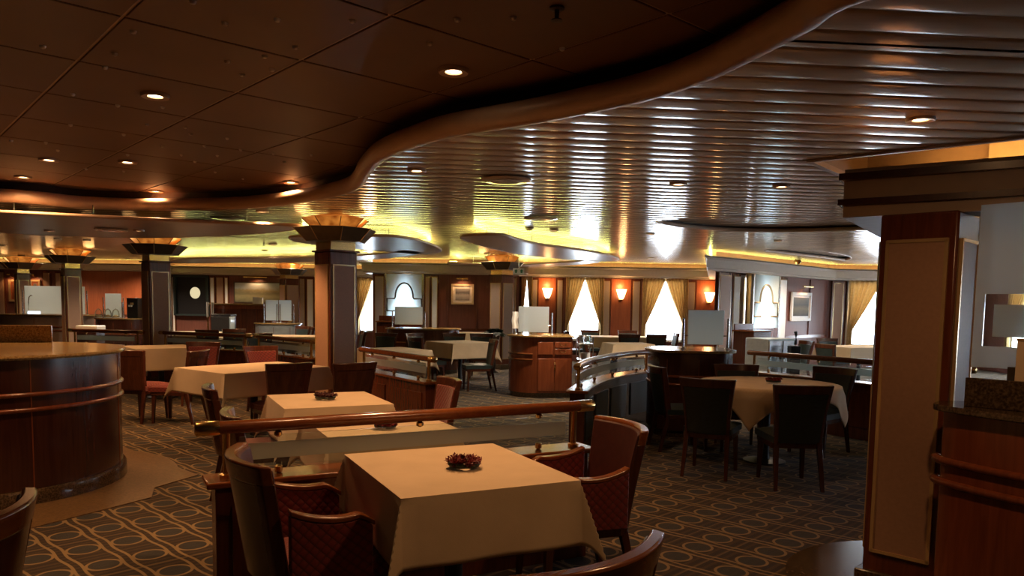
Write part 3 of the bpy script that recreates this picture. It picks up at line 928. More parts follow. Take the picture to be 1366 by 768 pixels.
# ================================================================== ceiling fittings
dl_body = MB().lathe([(.045, .012), (.05, -.004), (.085, -.010), (.09, .0), (.09, .012)], 28)
dl_lens = MB().lathe([(0, .004), (.046, .004), (.046, .009), (0, .009)], 24)
def downlight(px, py, z, e, label, group, ang=105, pos=None, scale=1.0, col=(1, .50, .21)):
    g = G(px, py, z) if pos is None else Vector((*pos, z))
    t = thing('downlight', label, 'light fitting', (g.x, g.y, z - .012), 0, group)
    a = obj('trim_ring', dl_body, 'rim', t); b = obj('lens', dl_lens, 'downlight', t)
    t.scale = (scale, scale, 1)
    if e: spot('downlight_beam', (0, 0, -.03), e, ang, t, size=.05, col=col)
    return t
GA = 'downlights in the dark panelled coffer'
LA = 'round warm downlight set into the dark panelled coffer'
for x, y, e, an, lb in ((605, 93, 85, 105, 'warm downlight in a wide dark ring beside the S-shaped coffer rim'), (207, 126, 45, 105, 'large warm downlight alone in the middle of the dark panelled coffer'),
                        (65, 212, 55, 155, 'downlight in the dark coffer, above the galley column with four bulbs'), (31, 235, 55, 155, 'small bright spot downlight in the dark coffer above the slim galley column'),
                        (170, 215, 55, 155, 'dim downlight in the dark coffer between two brighter ones'), (208, 254, 40, 145, 'thin downlight at the far rim of the dark coffer above the cloth tables'), (388, 242, 48, 145, 'downlight at the coffer rim next to the tall column lamp')):
    downlight(x, y, ZK, e, lb, GA, an)
GB = 'downlights in the planked ceiling'
LB = 'small warm downlight in the shiny planked ceiling, mostly added for fill'
for x, y, e, lb in ((1228, 157, 25, 'oval-looking downlight in the planks before the lit pavilion recess'), (556, 226, 40, 'small glowing downlight in the planks just beyond the S-shaped rim'),
                    (350, 281, 100, 'downlight in the plank strip beside the flat ceiling disc'), (364, 325, 70, 'tiny downlight in the yellow lit planks left of the tall column lamp'), (905, 244, 12, 'downlight among the bluish window streaks on the planks')):
    downlight(x, y, ZC, e, lb, GB, scale=.9)
GI = 'downlights in the lowered island'
LI = 'tiny bright downlight in the lowered ceiling island above the galley'
for x, y in ((66, 307), (185, 306.5)):
    downlight(x, y, ZI, 40, LI if x < 100 else 'tiny bright downlight in the lowered island beside the second column lamp', GI, scale=.8)
for x, y in ((91, 314.5), (77, 318), (116, 319.5), (3, 327)):
    downlight(x, y, ZC, 40, LB, GB, scale=.8)
# those over the tables, just above the picture
for pos, e, ang in (((-.45, 3.35), 27, 62), ((-2.75, 3.6), 50, 85), ((.2, 1.5), 8, 90), ((-4.3, 4.2), 55, 100)):
    downlight(0, 0, ZK, e, LA, GA, ang, pos)
downlight(0, 0, ZC, 21, LB, GB, 168, (1.35, 2.3), .9)
downlight(0, 0, ZC, 9, LB, GB, 60, (2.45, 7.0), .9)
# added fill downlights that brighten the far tables, stations and galley
for pos, e in (((-1.6, 13.2), 70), ((.6, 11.4), 60), ((1.2, 15.2), 80), ((4.4, 12.6), 70), ((-3.4, 17.2), 80), ((-.6, 16.9), 80), ((-5.6, 17.0), 70), ((-8.2, 16.2), 80), ((-10.3, 17.2), 80), ((6.6, 16.2), 80), ((3.2, 17.6), 50), ((-6.3, 21.6), 80), ((-8.6, 21.8), 70), ((-10.9, 21.3), 90), ((-13.0, 21.0), 60), ((-6.6, 13.2), 90), ((2.1, 11.7), 60), ((-9.6, 19.4), 25), ((-11.8, 19.6), 25)):
    downlight(0, 0, ZC, e * 2.0, LB, GB, 150, pos, .8, (1, .76, .54))

def disc_fitting(px, py, z, r, label, mat='rim'):
    g = G(px, py, z)
    t = thing('ceiling_disc', label, 'ceiling vent', (g.x, g.y, z))
    obj('disc', MB().lathe([(0, -.02), (r * .9, -.018), (r, -.01), (r * .98, 0), (r * .7, .0)], 40), 'plank', t)
    obj('disc_ring', MB().lathe([(r * .55, -.023), (r * .6, -.023), (r * .6, -.018), (r * .55, -.018)], 36), 'plank', t, smooth=0)
disc_fitting(675, 239, ZC - .01, .23, 'large round ceiling disc on the planks above the round cabinet')
disc_fitting(721, 291, ZC - .01, .22, 'round ceiling disc between the large disc and the lit yellow island')
disc_fitting(305, 290, ZC - .01, .24, 'flat round ceiling disc beside the tall column lamp')
disc_fitting(149, 306, ZI - .01, .22, 'round ceiling disc on the lowered island near the galley')
def sprinkler(px, py, z, label, s=1.0, mat='bronze'):
    g = G(px, py, z)
    o = obj('sprinkler', MB().lathe([(.035, 0), (.035, -.008), (.012, -.012), (.01, -.05), (.026, -.055), (.028, -.06), (0, -.062)], 14), mat)
    o.location = (g.x, g.y, z); o.scale = (s, s, s)
    tag(o, label, 'sprinkler')
sprinkler(743, 10, ZK, 'dark sprinkler head hanging from the panelled coffer', 1.0)
sprinkler(352, 324, ZC, 'small sprinkler above the yellow lit ceiling strip', 1.0)
g = G(706, 303, ZC)
t = thing('smoke_detector', 'round smoke detector in the yellow glow above the curved island', 'detector', (g.x, g.y, ZC))
obj('detector_body', MB().lathe([(.06, .0), (.06, -.02), (.035, -.045), (0, -.048)], 20), 'cream', t)
obj('detector_ring', MB().lathe([(.063, -.006), (.063, -.014), (.059, -.014), (.059, -.006)], 20), 'bronze', t)
g = G(1064, 346, ZC)
t = thing('loudspeaker', 'small ceiling loudspeaker near the slanted cornice', 'loudspeaker', (g.x, g.y, ZC - .01))
obj('speaker_body', MB().lathe([(.07, .0), (.09, -.05), (.05, -.09), (0, -.1)], 18), 'mahogany', t)
obj('speaker_grille', MB().lathe([(.045, -.094), (.03, -.104), (0, -.106)], 14), 'black', t)

# ================================================================== chairs
def back_pt(xn, z, off, base=-.20, hw0=.195, hw1=.05, curve=.05, tilt=.17, ztop=.88):
    s = max(0, (z - .42) / (ztop - .42))
    hw = hw0 + hw1 * s ** 1.6
    y = base - tilt * (z - .42) - curve * (1 - xn * xn) + off
    return (xn * hw, y, z)
def lin(a, b, n): return [a + (b - a) * i / (n - 1) for i in range(n)]
def leg_mb(x0, y0, z0, x1, y1, w0, w1):
    lo = [(x1 - w1, y1 - w1, 0), (x1 + w1, y1 - w1, 0), (x1 + w1, y1 + w1, 0), (x1 - w1, y1 + w1, 0)]
    hi = [(x0 - w0, y0 - w0, z0), (x0 + w0, y0 - w0, z0), (x0 + w0, y0 + w0, z0), (x0 - w0, y0 + w0, z0)]
    return MB().hexa(lo, hi)
def make_chair(kind):
    arm = kind == 'armchair'
    cw = 'rail_wood' if arm else 'chair_wood'  # oranger wood on armchair top rail and caps paints in the warm light
    fab = 'green_leather' if kind == 'green' else 'red_fabric'
    wd = 'chair_wood'
    t = bpy.data.objects.new('armchair' if arm else 'dining_chair', None); C.objects.link(t)
    t['category'] = 'chair'
    kw = dict(hw0=.235, hw1=.045, curve=.085, base=-.20, tilt=.16) if arm else {}
    bp = lambda x, z, o: back_pt(x, z, o, **kw)
    sw = .25 if arm else .225
    seat = MB()
    us, vs = lin(-1, 1, 9), lin(-1, 1, 9)
    def st(u, v, s):
        e = (1 - abs(u) ** 6) * (1 - abs(v) ** 6)
        return (u * (sw - .02 * (1 - (v + 1) / 2)), .01 + v * .23, (.385 if s == 0 else .44 + .025 * e))
    seat.slab(lambda u, v, s: st(u, v, 1 - s), us, vs)
    obj('seat', seat, fab, t, fix=True, smooth=60)
    obj('seat_rail', MB().box((0, .01, .365), (sw * 2 - .03, .43, .05)), wd, t, bevel=.006)
    ub = lin(-.87, .87, 9)
    ui, zi = (lin(-.965, .965, 11), .862) if arm else (ub, .81)
    obj('backrest', MB().slab(lambda u, v, s: bp(u, v, (-.012 if s == 0 else .034)), ui, lin(.44, zi, 7)), 'red_plain' if arm else fab, t, fix=True, smooth=60, bevel=.008)
    rear = 'green_leather' if kind == 'green' else wd
    obj('back_panel', MB().slab(lambda u, v, s: bp(u, v, (-.022 if s == 0 else -.010)), ub, lin(.40, .80, 6)), rear, t, fix=True, smooth=60)
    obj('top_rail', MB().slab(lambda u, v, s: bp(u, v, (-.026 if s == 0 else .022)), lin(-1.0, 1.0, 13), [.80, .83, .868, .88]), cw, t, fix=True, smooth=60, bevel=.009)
    for sd in (-1, 1):
        obj('stile', MB().slab(lambda u, v, s: bp(sd * (.86 + .14 * u), v, (-.026 if s == 0 else .024)), lin(0, 1, 3), lin(.36, .81, 6)), wd, t, fix=True, smooth=60, bevel=.006)
    for sd in (-1, 1):
        obj('leg', leg_mb(sd * (sw - .045), .19, .385, sd * (sw - .035), .205, .022, .014), wd, t, bevel=.003)
        obj('leg', leg_mb(sd * (sw - .05), -.20, .40, sd * (sw - .035), -.29, .022, .014), wd, t, bevel=.003)
    if arm:
        for sd in (-1, 1):
            def ap(u, v, s):          # u along back to front, v up
                y = -.19 + .33 * u
                x = sd * (.255 + .015 * math.sin(PI * u) + (.02 * (1 - u)))
                zt = .655 - .03 * u + .03 * (2 * u - 1) ** 2 - (.05 * max(0, u - .85) / .15)
                return (x + sd * (-.022 if s == 0 else .022), y, .40 + (zt - .40) * v)
            pn = obj('arm_panel', MB().slab(ap, lin(0, 1, 12), lin(0, 1, 4)), fab, t, fix=True, smooth=60, bevel=.006)
            def cp_(u, v, s):
                a = ap(u, 1, 0); b = ap(u, 1, 1)
                x = a[0] + (b[0] - a[0]) * (v * 1.16 - .08)
                return (x, a[1] + (.008 if u == 1 else 0), a[2] + (.0 if s == 0 else .022))
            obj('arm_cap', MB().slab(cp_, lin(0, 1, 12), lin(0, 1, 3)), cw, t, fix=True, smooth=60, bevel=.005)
    return t
KIND = {k: make_chair(k) for k in ('armchair', 'red', 'green')}
USED = set()
def chair(kind, bx, by, face, label, group=None):       # (bx, by): middle of the back; face: direction it looks, degrees
    f = R(face); d = .30
    loc = (bx + d * math.cos(f), by + d * math.sin(f), 0)
    if kind not in USED:
        USED.add(kind); t = KIND[kind]; t.location = loc; t.rotation_euler = (0, 0, f - PI / 2); t['label'] = label
        if group: t['group'] = group
        return t
    return dup(KIND[kind], loc, f - PI / 2, label, group)
def chair_px(kind, px, py, face, label, group=None, z=.88):
    g = G(px, py, z); return chair(kind, g.x, g.y, face, label, group)
def chair_d(kind, px, Y, face, label, group=None):
    return chair(kind, X(px, Y), Y, face, label, group)

chair('armchair', -1.065, 2.985, 28, 'red quilted armchair with curved orange-lit wooden back at the wreath table by the glass rail')
chair('armchair', .60, 3.95, 198, 'dark red armchair with high curved back between the table and the brass rail end')
chair_px('armchair', 800, 738, 133, 'wooden chair back with a rounded top rail, cut off below the wreath table')
chair('armchair', -1.52, 2.13, 185, 'curved wooden chair back cut off beside the granite floor path')
# round table
RT = G(1024, 509.5, .78)
GC = 'green-black chairs around the round table'
chair_px('green', 1073, 513.5, 88, 'green-black leather chair with its back to us in front of the red wreath', GC)
chair_px('green', 943, 505, 64, 'green-black leather chair seen from behind at the table edge beside the curved partition', GC)
chair('green', 1.5, 7.82, 8, 'green-black chair seen edge-on with a shining top rail', GC)
chair_d('green', 985, 8.18, 262, 'green-black chair facing us across the round table, before the service station', GC)
chair_px('green', 1115, 490, 218, 'green-black chair turned to the round table next to the large column', GC)
# red chairs about the square tables
GR = 'red dining chairs among the square tables'
chair_px('red', 387, 484, 128, 'mahogany-backed chair with a bright red seat between two white cloths', GR)
chair_px('red', 475, 483.5, 128, 'mahogany-backed chair beside the tall lit column', GR)
chair_px('red', 347, 461, 312, 'red chair across the long white table, left of the tall column', GR)
chair_px('red', 267, 467, 175, 'red chair with its red seat showing, behind the long white cloth', GR)
chair_px('red', 272, 455.5, 280, 'red chair at the glass rail behind the long table', GR)
chair_d('red', 165, 8.9, 80, 'dark red chair standing against the round granite counter', GR)
chair_px('red', 279, 515, 25, 'dark leather-topped chair side-on at the long table corner', GR)
chair_px('red', 306, 549, 25, 'dark chair side-on just behind the brass rail end', GR)
chair_px('red', 602, 504, 205, 'dark red chair with a flared back beyond the glass rail, beside the small partition end', GR)
# chairs farther off
GF = 'dark chairs in front of the far service station'
chair_px('green', 660, 452.5, 195, 'slate-backed chair at the golden table beside the round cabinet', GF)
for px, Y, fc, lb in ((486, 15.6, 200, 'dark chair directly right of the tall column'), (516, 15.0, 255, 'dark chair second from the tall column'),
                       (553, 13.35, 38, 'slanted dark chair left of the golden table'), (552, 15.15, 318, 'dark chair behind the slanted chair at the golden table'),
                       (606, 15.4, 275, 'dark chair behind the golden table before the service station'), (643, 15.45, 268, 'dark chair behind the golden table near the dark plant')):
    chair_d('green', px, Y, fc, lb, GF)
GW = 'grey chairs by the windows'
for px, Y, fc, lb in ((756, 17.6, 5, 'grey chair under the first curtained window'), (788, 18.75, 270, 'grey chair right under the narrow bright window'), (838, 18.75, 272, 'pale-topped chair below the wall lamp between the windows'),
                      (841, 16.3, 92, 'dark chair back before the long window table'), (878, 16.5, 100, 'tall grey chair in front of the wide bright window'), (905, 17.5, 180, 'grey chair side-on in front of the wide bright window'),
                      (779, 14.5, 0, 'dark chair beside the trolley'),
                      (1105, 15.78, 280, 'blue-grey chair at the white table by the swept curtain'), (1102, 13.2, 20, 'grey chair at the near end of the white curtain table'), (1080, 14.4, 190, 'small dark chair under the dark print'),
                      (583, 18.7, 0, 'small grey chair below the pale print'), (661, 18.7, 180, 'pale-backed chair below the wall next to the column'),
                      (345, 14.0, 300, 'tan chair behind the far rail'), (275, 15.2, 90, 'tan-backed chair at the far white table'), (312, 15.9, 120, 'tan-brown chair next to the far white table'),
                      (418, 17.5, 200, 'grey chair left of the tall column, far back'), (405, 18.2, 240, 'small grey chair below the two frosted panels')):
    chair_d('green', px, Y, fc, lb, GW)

# ================================================================== tables and cloths
def table(x, y, rz, lx, ly, label, zt=.765, name='dining_table'):
    t = thing(name, label, 'table', (x, y, 0), rz)
    if ly: obj('tabletop', MB().box((0, 0, zt - .02), (lx, ly, .03)), 'mahogany', t, bevel=.005)
    else: obj('tabletop', MB().lathe([(0, zt - .035), (lx, zt - .035), (lx, zt - .005), (0, zt - .005)], 48), 'mahogany', t)
    obj('pedestal', MB().lathe([(.05, .03), (.04, .1), (.04, zt - .05), (.09, zt - .035)], 16), 'black', t)
    obj('base', MB().lathe([(0, .0), (.2, .0), (.2, .015), (.06, .035)], 28), 'black', t)
    return t
def drape_square(lx, ly, ov, zt, seed=0, n=14):
    rnd = random.Random(seed); ph = [rnd.uniform(0, 6.28) for _ in range(8)]
    hx, hy = lx / 2 + .006, ly / 2 + .006
    def axis(h):
        c = lin(-h, h, 13); e = lin(0, ov, n)[1:]
        return [-h - q for q in e[::-1]] + c + [h + q for q in e]
    ax, ay = axis(hx), axis(hy)
    rows = []
    for b in ay:
        r = []
        for a in ax:
            ex = max(0, abs(a) - hx); ey = max(0, abs(b) - hy)
            sx = math.copysign(1, a); sy = math.copysign(1, b)
            x, y, z = max(-hx, min(hx, a)), max(-hy, min(hy, b)), zt
            rr = math.hypot(ex, ey)
            if rr > 0:
                if ex and ey:
                    f = math.atan2(ey, ex) / (PI / 2)
                    tri = 1 - abs(2 * f - 1)
                    be = R(20) * tri ** .8
                    z = zt - rr * math.cos(be)
                    out = rr * math.sin(be)
                    q = f * PI / 2
                    x += sx * out * .72; y += sy * out * .72
                    # blend towards the side bulge so that the seams meet
                    x += sx * .02 * (ex / ov) * (1 - tri) if f < .5 else 0
                    y += sy * .02 * (ey / ov) * (1 - tri) if f >= .5 else 0
                elif ex:
                    tt = b / hy
                    o = .02 * (ex / ov) + .008 * (ex / ov) * math.sin(tt * 5 + ph[0] + sx) * (1 - tt * tt)
                    x += sx * o; z -= ex * .995
                else:
                    tt = a / hx
                    o = .02 * (ey / ov) + .008 * (ey / ov) * math.sin(tt * 6 + ph[1] + sy) * (1 - tt * tt)
                    y += sy * o; z -= ey * .995
            else:
                z += .0
            r.append((x, y, z))
        rows.append(r)
    mb = MB(); mb.grid(rows); return mb
def drape_round(Rr, side, zt, rot=0.0, folds=11, n=61, cap=.55):
    rows = []
    for j in range(n):
        r_ = []
        for i in range(n):
            a = side * (2 * i / (n - 1) - 1) / 2; b = side * (2 * j / (n - 1) - 1) / 2
            r = math.hypot(a, b); th = math.atan2(b, a)
            if r <= Rr: r_.append((a, b, zt))
            else:
                e = r - Rr
                k = min(1, e / .35)
                w = .5 + .5 * math.cos(folds * th + .7)
                o = .015 + .055 * k * w
                rad = Rr + o * min(1, e / .08)
                r_.append((rad * math.cos(th), rad * math.sin(th), zt - e * (.985 - .05 * k)))
        rows.append(r_)
    mb = MB(); mb.grid(rows); return mb
def cloth(name, mb, x, y, rz, label, group='white tablecloths'):
    o = obj(name, mb, 'cloth', smooth=50)
    s = o.modifiers.new('cloth', 'SOLIDIFY'); s.thickness = .004; s.offset = 1
    o.location = (x, y, 0); o.rotation_euler = (0, 0, rz)
    tag(o, label, 'tablecloth', group)
    return o
def sq_table(x, y, rz, lx, ly, ov, label, cl, zt=.765, seed=0):
    table(x, y, rz, lx, ly, label, zt)
    cloth('tablecloth', drape_square(lx, ly, ov, zt + .005, seed), x, y, rz, cl)
V2 = Vector
sq_table(-.25, 3.30, R(26), .76, .87, .27, 'square table under cream cloth between the two red armchairs', 'cream cloth with a sharp hanging corner between the two red armchairs', seed=1)
sq_table(-.80, 4.46, R(26), .74, .72, .26, 'square table just behind the glass rail', 'bright lit cloth with red wreath just behind the glass rail', seed=2)
sq_table(-1.36, 5.52, R(26), .74, .80, .26, 'square table with dark wreath beyond the glass rail table', 'cream cloth with a dark wreath beyond the glass rail table', seed=3)
sq_table(-2.80, 8.10, R(52), 1.25, .95, .25, 'long table left of the tall column', 'long cream cloth hanging low at one corner, left of the tall column', seed=4)
sq_table(X(196, 10.9), 11.3, R(40), .9, .9, .32, 'square table behind the round granite counter', 'dim cream cloth behind the round granite counter', seed=5)
g = G(519, 469, .77); sq_table(g.x - .1, g.y + .5, R(40), 1.0, .9, .25, 'table behind the short glass partition', 'lit cream cloth seen over the short glass partition', seed=6)
g = G(385, 448, .77); sq_table(g.x, g.y, R(5), 1.4, .9, .25, 'table behind the far glass rail', 'pale cloth on the table behind the far glass rail', seed=7)
sq_table(X(258, 16.5), 16.5, R(10), 1.1, .8, .25, 'far table by the tan chairs', 'thin pale cloth on the far table by the tan chairs', seed=8)
sq_table(X(822, 17.4), 17.6, R(0), 1.6, .9, .24, 'long table under the windows', 'white daylit cloth on the long table under the windows', seed=9)
g = G(838, 458, .77); sq_table(g.x, g.y, R(10), .8, .7, .25, 'small table before the window table', 'small white cloth in front of the window table', seed=10)
g = G(1140, 462, .77); sq_table(g.x + .1, g.y, R(20), 1.3, .9, .25, 'table below the swept curtain', 'white daylit cloth below the swept curtain', seed=11)
sq_table(X(622, 18.9), 18.7, 0, 1.0, .7, .25, 'table below the pale print', 'thin white cloth below the pale print', seed=12)
# round tables
table(RT.x, RT.y, 0, .63, 0, 'round table among the green-black chairs')
cloth('tablecloth', drape_round(.665, 1.5, .77), RT.x, RT.y, R(15), 'round-topped cream cloth with a hanging point among the green-black chairs')
OT = G(614, 456, .77)
sq_table(OT.x, OT.y, R(38), .92, .92, .28, 'table under the golden cloth before the far service station', 'golden cloth with a long hanging corner before the far service station', seed=13)

# flower wreaths
def wreath(x, y, z, r, mat, label, seed):
    rnd = random.Random(seed)
    t = thing('flower_wreath', label, 'wreath', (x, y, z + .006))
    obj('wreath_ring', MB().tube([(r * math.cos(2 * PI * k / 24), r * math.sin(2 * PI * k / 24), .012) for k in range(25)], .010, 6), 'leaf', t)
    fl = MB()
    for k in range(170):
        a = rnd.uniform(0, 2 * PI); rr = r + rnd.uniform(-.032, .012); zz = rnd.uniform(.012, .036)
        c = Vector((rr * math.cos(a), rr * math.sin(a), zz))
        nrm = Vector((rnd.uniform(-.7, .7), rnd.uniform(-.7, .7), rnd.uniform(.6, 1))).normalized()
        u = nrm.orthogonal().normalized(); v = nrm.cross(u)
        for q in range(5):
            b = 2 * PI * q / 5
            d = u * math.cos(b) + v * math.sin(b); e = u * math.cos(b + .5) + v * math.sin(b + .5); e2_ = u * math.cos(b - .5) + v * math.sin(b - .5)
            s = rnd.uniform(.010, .0145)
            fl.add([c, c + e * s * .8 + nrm * .004, c + d * s * 1.2 + nrm * .008, c + e2_ * s * .8 + nrm * .004], [(0, 1, 2, 3)])
    obj('blossoms', fl, mat, t, smooth=0)
g = G(619, 619, .79); wreath(g.x, g.y, .775, .062, 'petal', 'dark red flower wreath on the table between the armchairs', 1)
g = G(514, 568, .79); wreath(g.x, g.y, .775, .055, 'petal', 'bright red flower wreath behind the glass rail', 2)
g = G(434, 530, .79); wreath(g.x, g.y, .775, .066, 'petal_dark', 'dark flower wreath on the table beyond the rail table', 3)
g = G(1032, 509, .79); wreath(g.x, g.y, .78, .062, 'petal', 'small red flower wreath on the round table', 4)

# ================================================================== glass-topped partitions
def partition(path, label, ztop=.93, zl=.66, body='mahogany', posts=(0, -1), group=None, wl=.11, face=None, knobs=2, capL=True, capR=True):
    path = [Vector(p) for p in path]
    o = path[0]
    t = thing('glass_partition', label, 'partition', (o.x, o.y, 0), 0, group)
    P = [tuple(p - o) for p in path]
    d0 = (path[1] - path[0]).normalized(); d1 = (path[-1] - path[-2]).normalized()
    b = obj('base_wall', MB().sweep(P, rect(-.075, .075, .0, zl - .03)), body, t, bevel=.004, smooth=40)
    # applied panels on both faces
    L = [0]
    for p, q in zip(path, path[1:]): L.append(L[-1] + (q - p).length)
    def at(s):
        s = max(0, min(L[-1], s))
        for i in range(len(path) - 1):
            if s <= L[i + 1] + 1e-6:
                f = (s - L[i]) / max(1e-6, L[i + 1] - L[i]); return (path[i] + (path[i + 1] - path[i]) * f) - o
    npan = max(1, round(L[-1] / .75))
    for k in range(npan):
        s0, s1 = L[-1] * k / npan + .07, L[-1] * (k + 1) / npan - .07
        seg = [tuple(at(s0 + (s1 - s0) * i / 5)) for i in range(6)]
        for side in (-1, 1):
            obj('base_panel', MB().sweep(seg, rect(min(side * .07, side * .088), max(side * .07, side * .088), .14, zl - .12)), face or body, b, bevel=.004)
    e0 = tuple(Vector(P[0]) - d0 * .04); e1_ = tuple(Vector(P[-1]) + d1 * .04)
    LP = [e0] + P[1:-1] + [e1_]
    obj('ledge', MB().sweep(LP, rect(-wl, wl, zl - .03, zl)), 'rail_wood', t, bevel=.008)
    zr = ztop - .032
    rl = obj('rail', MB().sweep(LP, circ(.032, 14, z=zr)), 'rail_wood', t, smooth=60)
    for on, e, d in ((capL, Vector(e0), -d0), (capR, Vector(e1_), d1)):
        if on: obj('end_cap', MB().tube([(*(e - d * .07), zr), (*(e + d * .03), zr), (*(e + d * .036), zr)], [.035, .035, .028], 14), 'brass', rl, smooth=60)
    n_post = max(2, round(L[-1] / 2.4) + 1)
    for k in range(n_post):
        c = at(.06 + (L[-1] - .12) * k / (n_post - 1))
        obj('post', MB().lathe([(.032, zl), (.032, zl + .015), (.018, zl + .02), (.018, zr - .02), (.024, zr - .01)], 14, (c.x, c.y)), 'brass', t)
    seg = [tuple(at(.12 + (L[-1] - .24) * i / 10)) for i in range(11)]
    gl = obj('glass_pane', MB().sweep(seg, rect(-.005, .005, zl + .035, zr - .05)), 'clear_glass', t, smooth=0)
    obj('frosted_band', MB().sweep(seg, rect(-.0065, .0065, zl + .075, zr - .085)), 'frost', gl, smooth=0)
    nk = max(2, round(L[-1] / .7))
    for k in range(nk):
        c = at(.3 + (L[-1] - .6) * k / (nk - 1))
        for z, zz in ((zl, zl + .04), (zr - .03, zr - .06)):
            obj('clamp', MB().lathe([(.008, min(z, zz)), (.02, min(z, zz) + .008), (.02, max(z, zz) - .008), (.008, max(z, zz))], 10, (c.x, c.y)), 'brass', gl)
    return t
def GP(px, py, z=.93): g = G(px, py, z); return V2((g.x, g.y))
GPN = 'low wooden partitions with glass and rails'
partition([GP(283, 562), GP(777, 534)], 'long low wooden partition with brass-capped rail and frosted glass behind the red armchair', group=GPN)
partition([GP(483, 462.5), GP(576, 475)], 'short partition with frosted glass running from the tall column', group=GPN, capL=False)
cpth = catmull([GP(771, 484), GP(785, 477.5), GP(815, 471), GP(845, 467.5), GP(866, 466)], 4)
partition([V2(p) for p in cpth], 'curved partition with dark padded side in front of the round cabinet', group=GPN, face='green_leather', body='mahogany_dark')
partition([GP(1002, 467), GP(1292, 489)], 'partition with wide frosted glass behind the round table', group=GPN, capL=False)
partition([GP(96, 438), GP(187, 440.5)], 'partition with frosted glass behind the round granite counter', group=GPN)
partition([GP(217, 441), GP(331, 445.5)], 'partition with frosted glass behind the red chairs', group=GPN)
partition([GP(343, 446), GP(418, 452.5)], 'partition ending at the tall column, before the far pale cloth', group=GPN)
partition([GP(386, 427), GP(318, 426)][::-1], 'distant partition below the landscape painting', group=GPN)
partition([GP(586, 429.5), GP(660, 430.5)], 'distant partition beside the dark plant', group=GPN)
partition([GP(738, 430.5), GP(795, 431)], 'distant partition under the first curtained window', group=GPN)

# ================================================================== counters and cabinets
def round_counter(c, r, label, ztop=1.08, splash=None, top='granite_gold', body='mahogany_dark', bands=(.80, .69), seams=7, ph0=0.0):
    t = thing('service_counter', label, 'counter', (c.x, c.y, 0))
    obj('body', MB().lathe([(r, .11), (r, ztop - .03)], 72), body, t)
    obj('plinth', MB().lathe([(r + .03, .0), (r + .03, .1), (r + .02, .115), (r - .01, .115)], 72), 'granite_dark', t)
    obj('countertop', MB().lathe([(r - .02, ztop - .032), (r + .035, ztop - .03), (r + .042, ztop - .015), (r + .035, ztop), (0, ztop)], 72), top, t)
    for z in bands:
        obj('band', MB().sweep([(r * math.cos(2 * PI * k / 72), r * math.sin(2 * PI * k / 72)) for k in range(72)], circ(.022, 10, o=.0, z=z, sz=.8), True), 'mahogany_red', t, smooth=70, fix=True)
    for k in range(seams):
        a = ph0 + 2 * PI * k / seams
        m = obj('seam', MB().box((r, 0, .58), (.006, .008, .93)), 'mahogany_red', t, smooth=0); m.rotation_euler = (0, 0, a)
    return t
lc = round_counter(LC, 1.03, 'big round mahogany counter with speckled gold granite top and two wooden bands', ph0=-.63)
bx0, bx1 = G(-40, 455, 1.08), G(84, 455, 1.08)
a_, b_ = V2((bx0.x, bx0.y)) - LC, V2((bx1.x, bx1.y)) - LC
obj('backsplash', MB().sweep([tuple(a_ * .86 ), tuple(b_ * .86)], rect(-.015, .015, 1.08, 1.235)), 'granite_gold', lc, bevel=.003)

RC = V2((2.3, 3.2))
fr_ = catmull([(2.04, 3.56), (1.965, 3.47), (1.965, 3.38), (2.02, 3.22), (2.10, 3.06), (2.22, 2.85), (2.37, 2.62), (2.55, 2.4)], 4)
rol = [(x - RC.x, y - RC.y) for x, y in fr_ + [(3.0, 2.72), (2.42, 3.60)]]
if area(rol) < 0: rol = rol[::-1]
rc = thing('service_counter', 'curved mahogany counter with dark granite top and two wooden bands beside the large column', 'counter', (RC.x, RC.y, 0))
rin = offset(rol, -.045)
obj('body', MB().prism(rin, .1, 1.04), 'mahogany_red', rc, fix=True, smooth=50)
obj('plinth', MB().prism(offset(rol, -.03), 0, .11), 'granite_dark', rc, fix=True, smooth=50)
obj('countertop', MB().prism(rol, 1.04, 1.07), 'granite_dark', rc, fix=True, smooth=50, bevel=.006)
fin = [(x - RC.x + .04, y - RC.y + .016) for x, y in fr_[3:]]
for z in (.81, .71):
    obj('band', MB().sweep(fin, circ(.024, 10, o=0, z=z, sz=.8)), 'mahogany_red', rc, smooth=70, fix=True)
s0_ = G(1287, 541, 1.07); s1_ = G(1366, 549, 1.07)
sa = V2((s0_.x, s0_.y)) - RC; sb = V2((s1_.x, s1_.y)) - RC; sb = sa + (sb - sa) * 1.6
obj('backsplash', MB().sweep([tuple(sa), tuple(sb)], rect(-.015, .015, 1.07, 1.20)), 'granite_dark', rc, bevel=.003)
# etched glass screen between counter and soffit, with a clear window cut in it
ga = RC + sa + V2((.11, .15)); gb = ga + (sb - sa).normalized() * .72
gd = gb - ga; gl_ = gd.length
t = thing('glass_screen', 'tall pale etched glass screen with a clear rectangle, standing behind the round counter', 'screen', (ga.x, ga.y, 0), math.atan2(gd.y, gd.x))
def gx(px):
    h = hit(px, ga, gb); return (h - ga).dot(gd.normalized())
def gz(px, py):
    h = hit(px, ga, gb); return D(px, py, h.y).z
xa, xb = 0, gl_
wx0, wx1 = gx(1314), gx(1314) + .42
wz0, wz1 = gz(1330, 462), gz(1330, 392)
z0, z1 = gz(1290, 488), 1.99
mb = MB()
for (u0, u1, v0, v1) in ((xa, wx0, z0, z1), (wx1, xb, z0, z1), (wx0, wx1, z0, wz0), (wx0, wx1, wz1, z1)):
    mb.box(((u0 + u1) / 2, 0, (v0 + v1) / 2), (u1 - u0, .014, v1 - v0))
obj('etched_glass', mb, 'screen', t, smooth=0)
obj('clear_window', MB().box(((wx0 + wx1) / 2, 0, (wz0 + wz1) / 2), (wx1 - wx0, .008, wz1 - wz0)), 'clear_glass', t, smooth=0)
ix0 = gx(1327); iz0, iz1 = gz(1330, 449), gz(1330, 406)
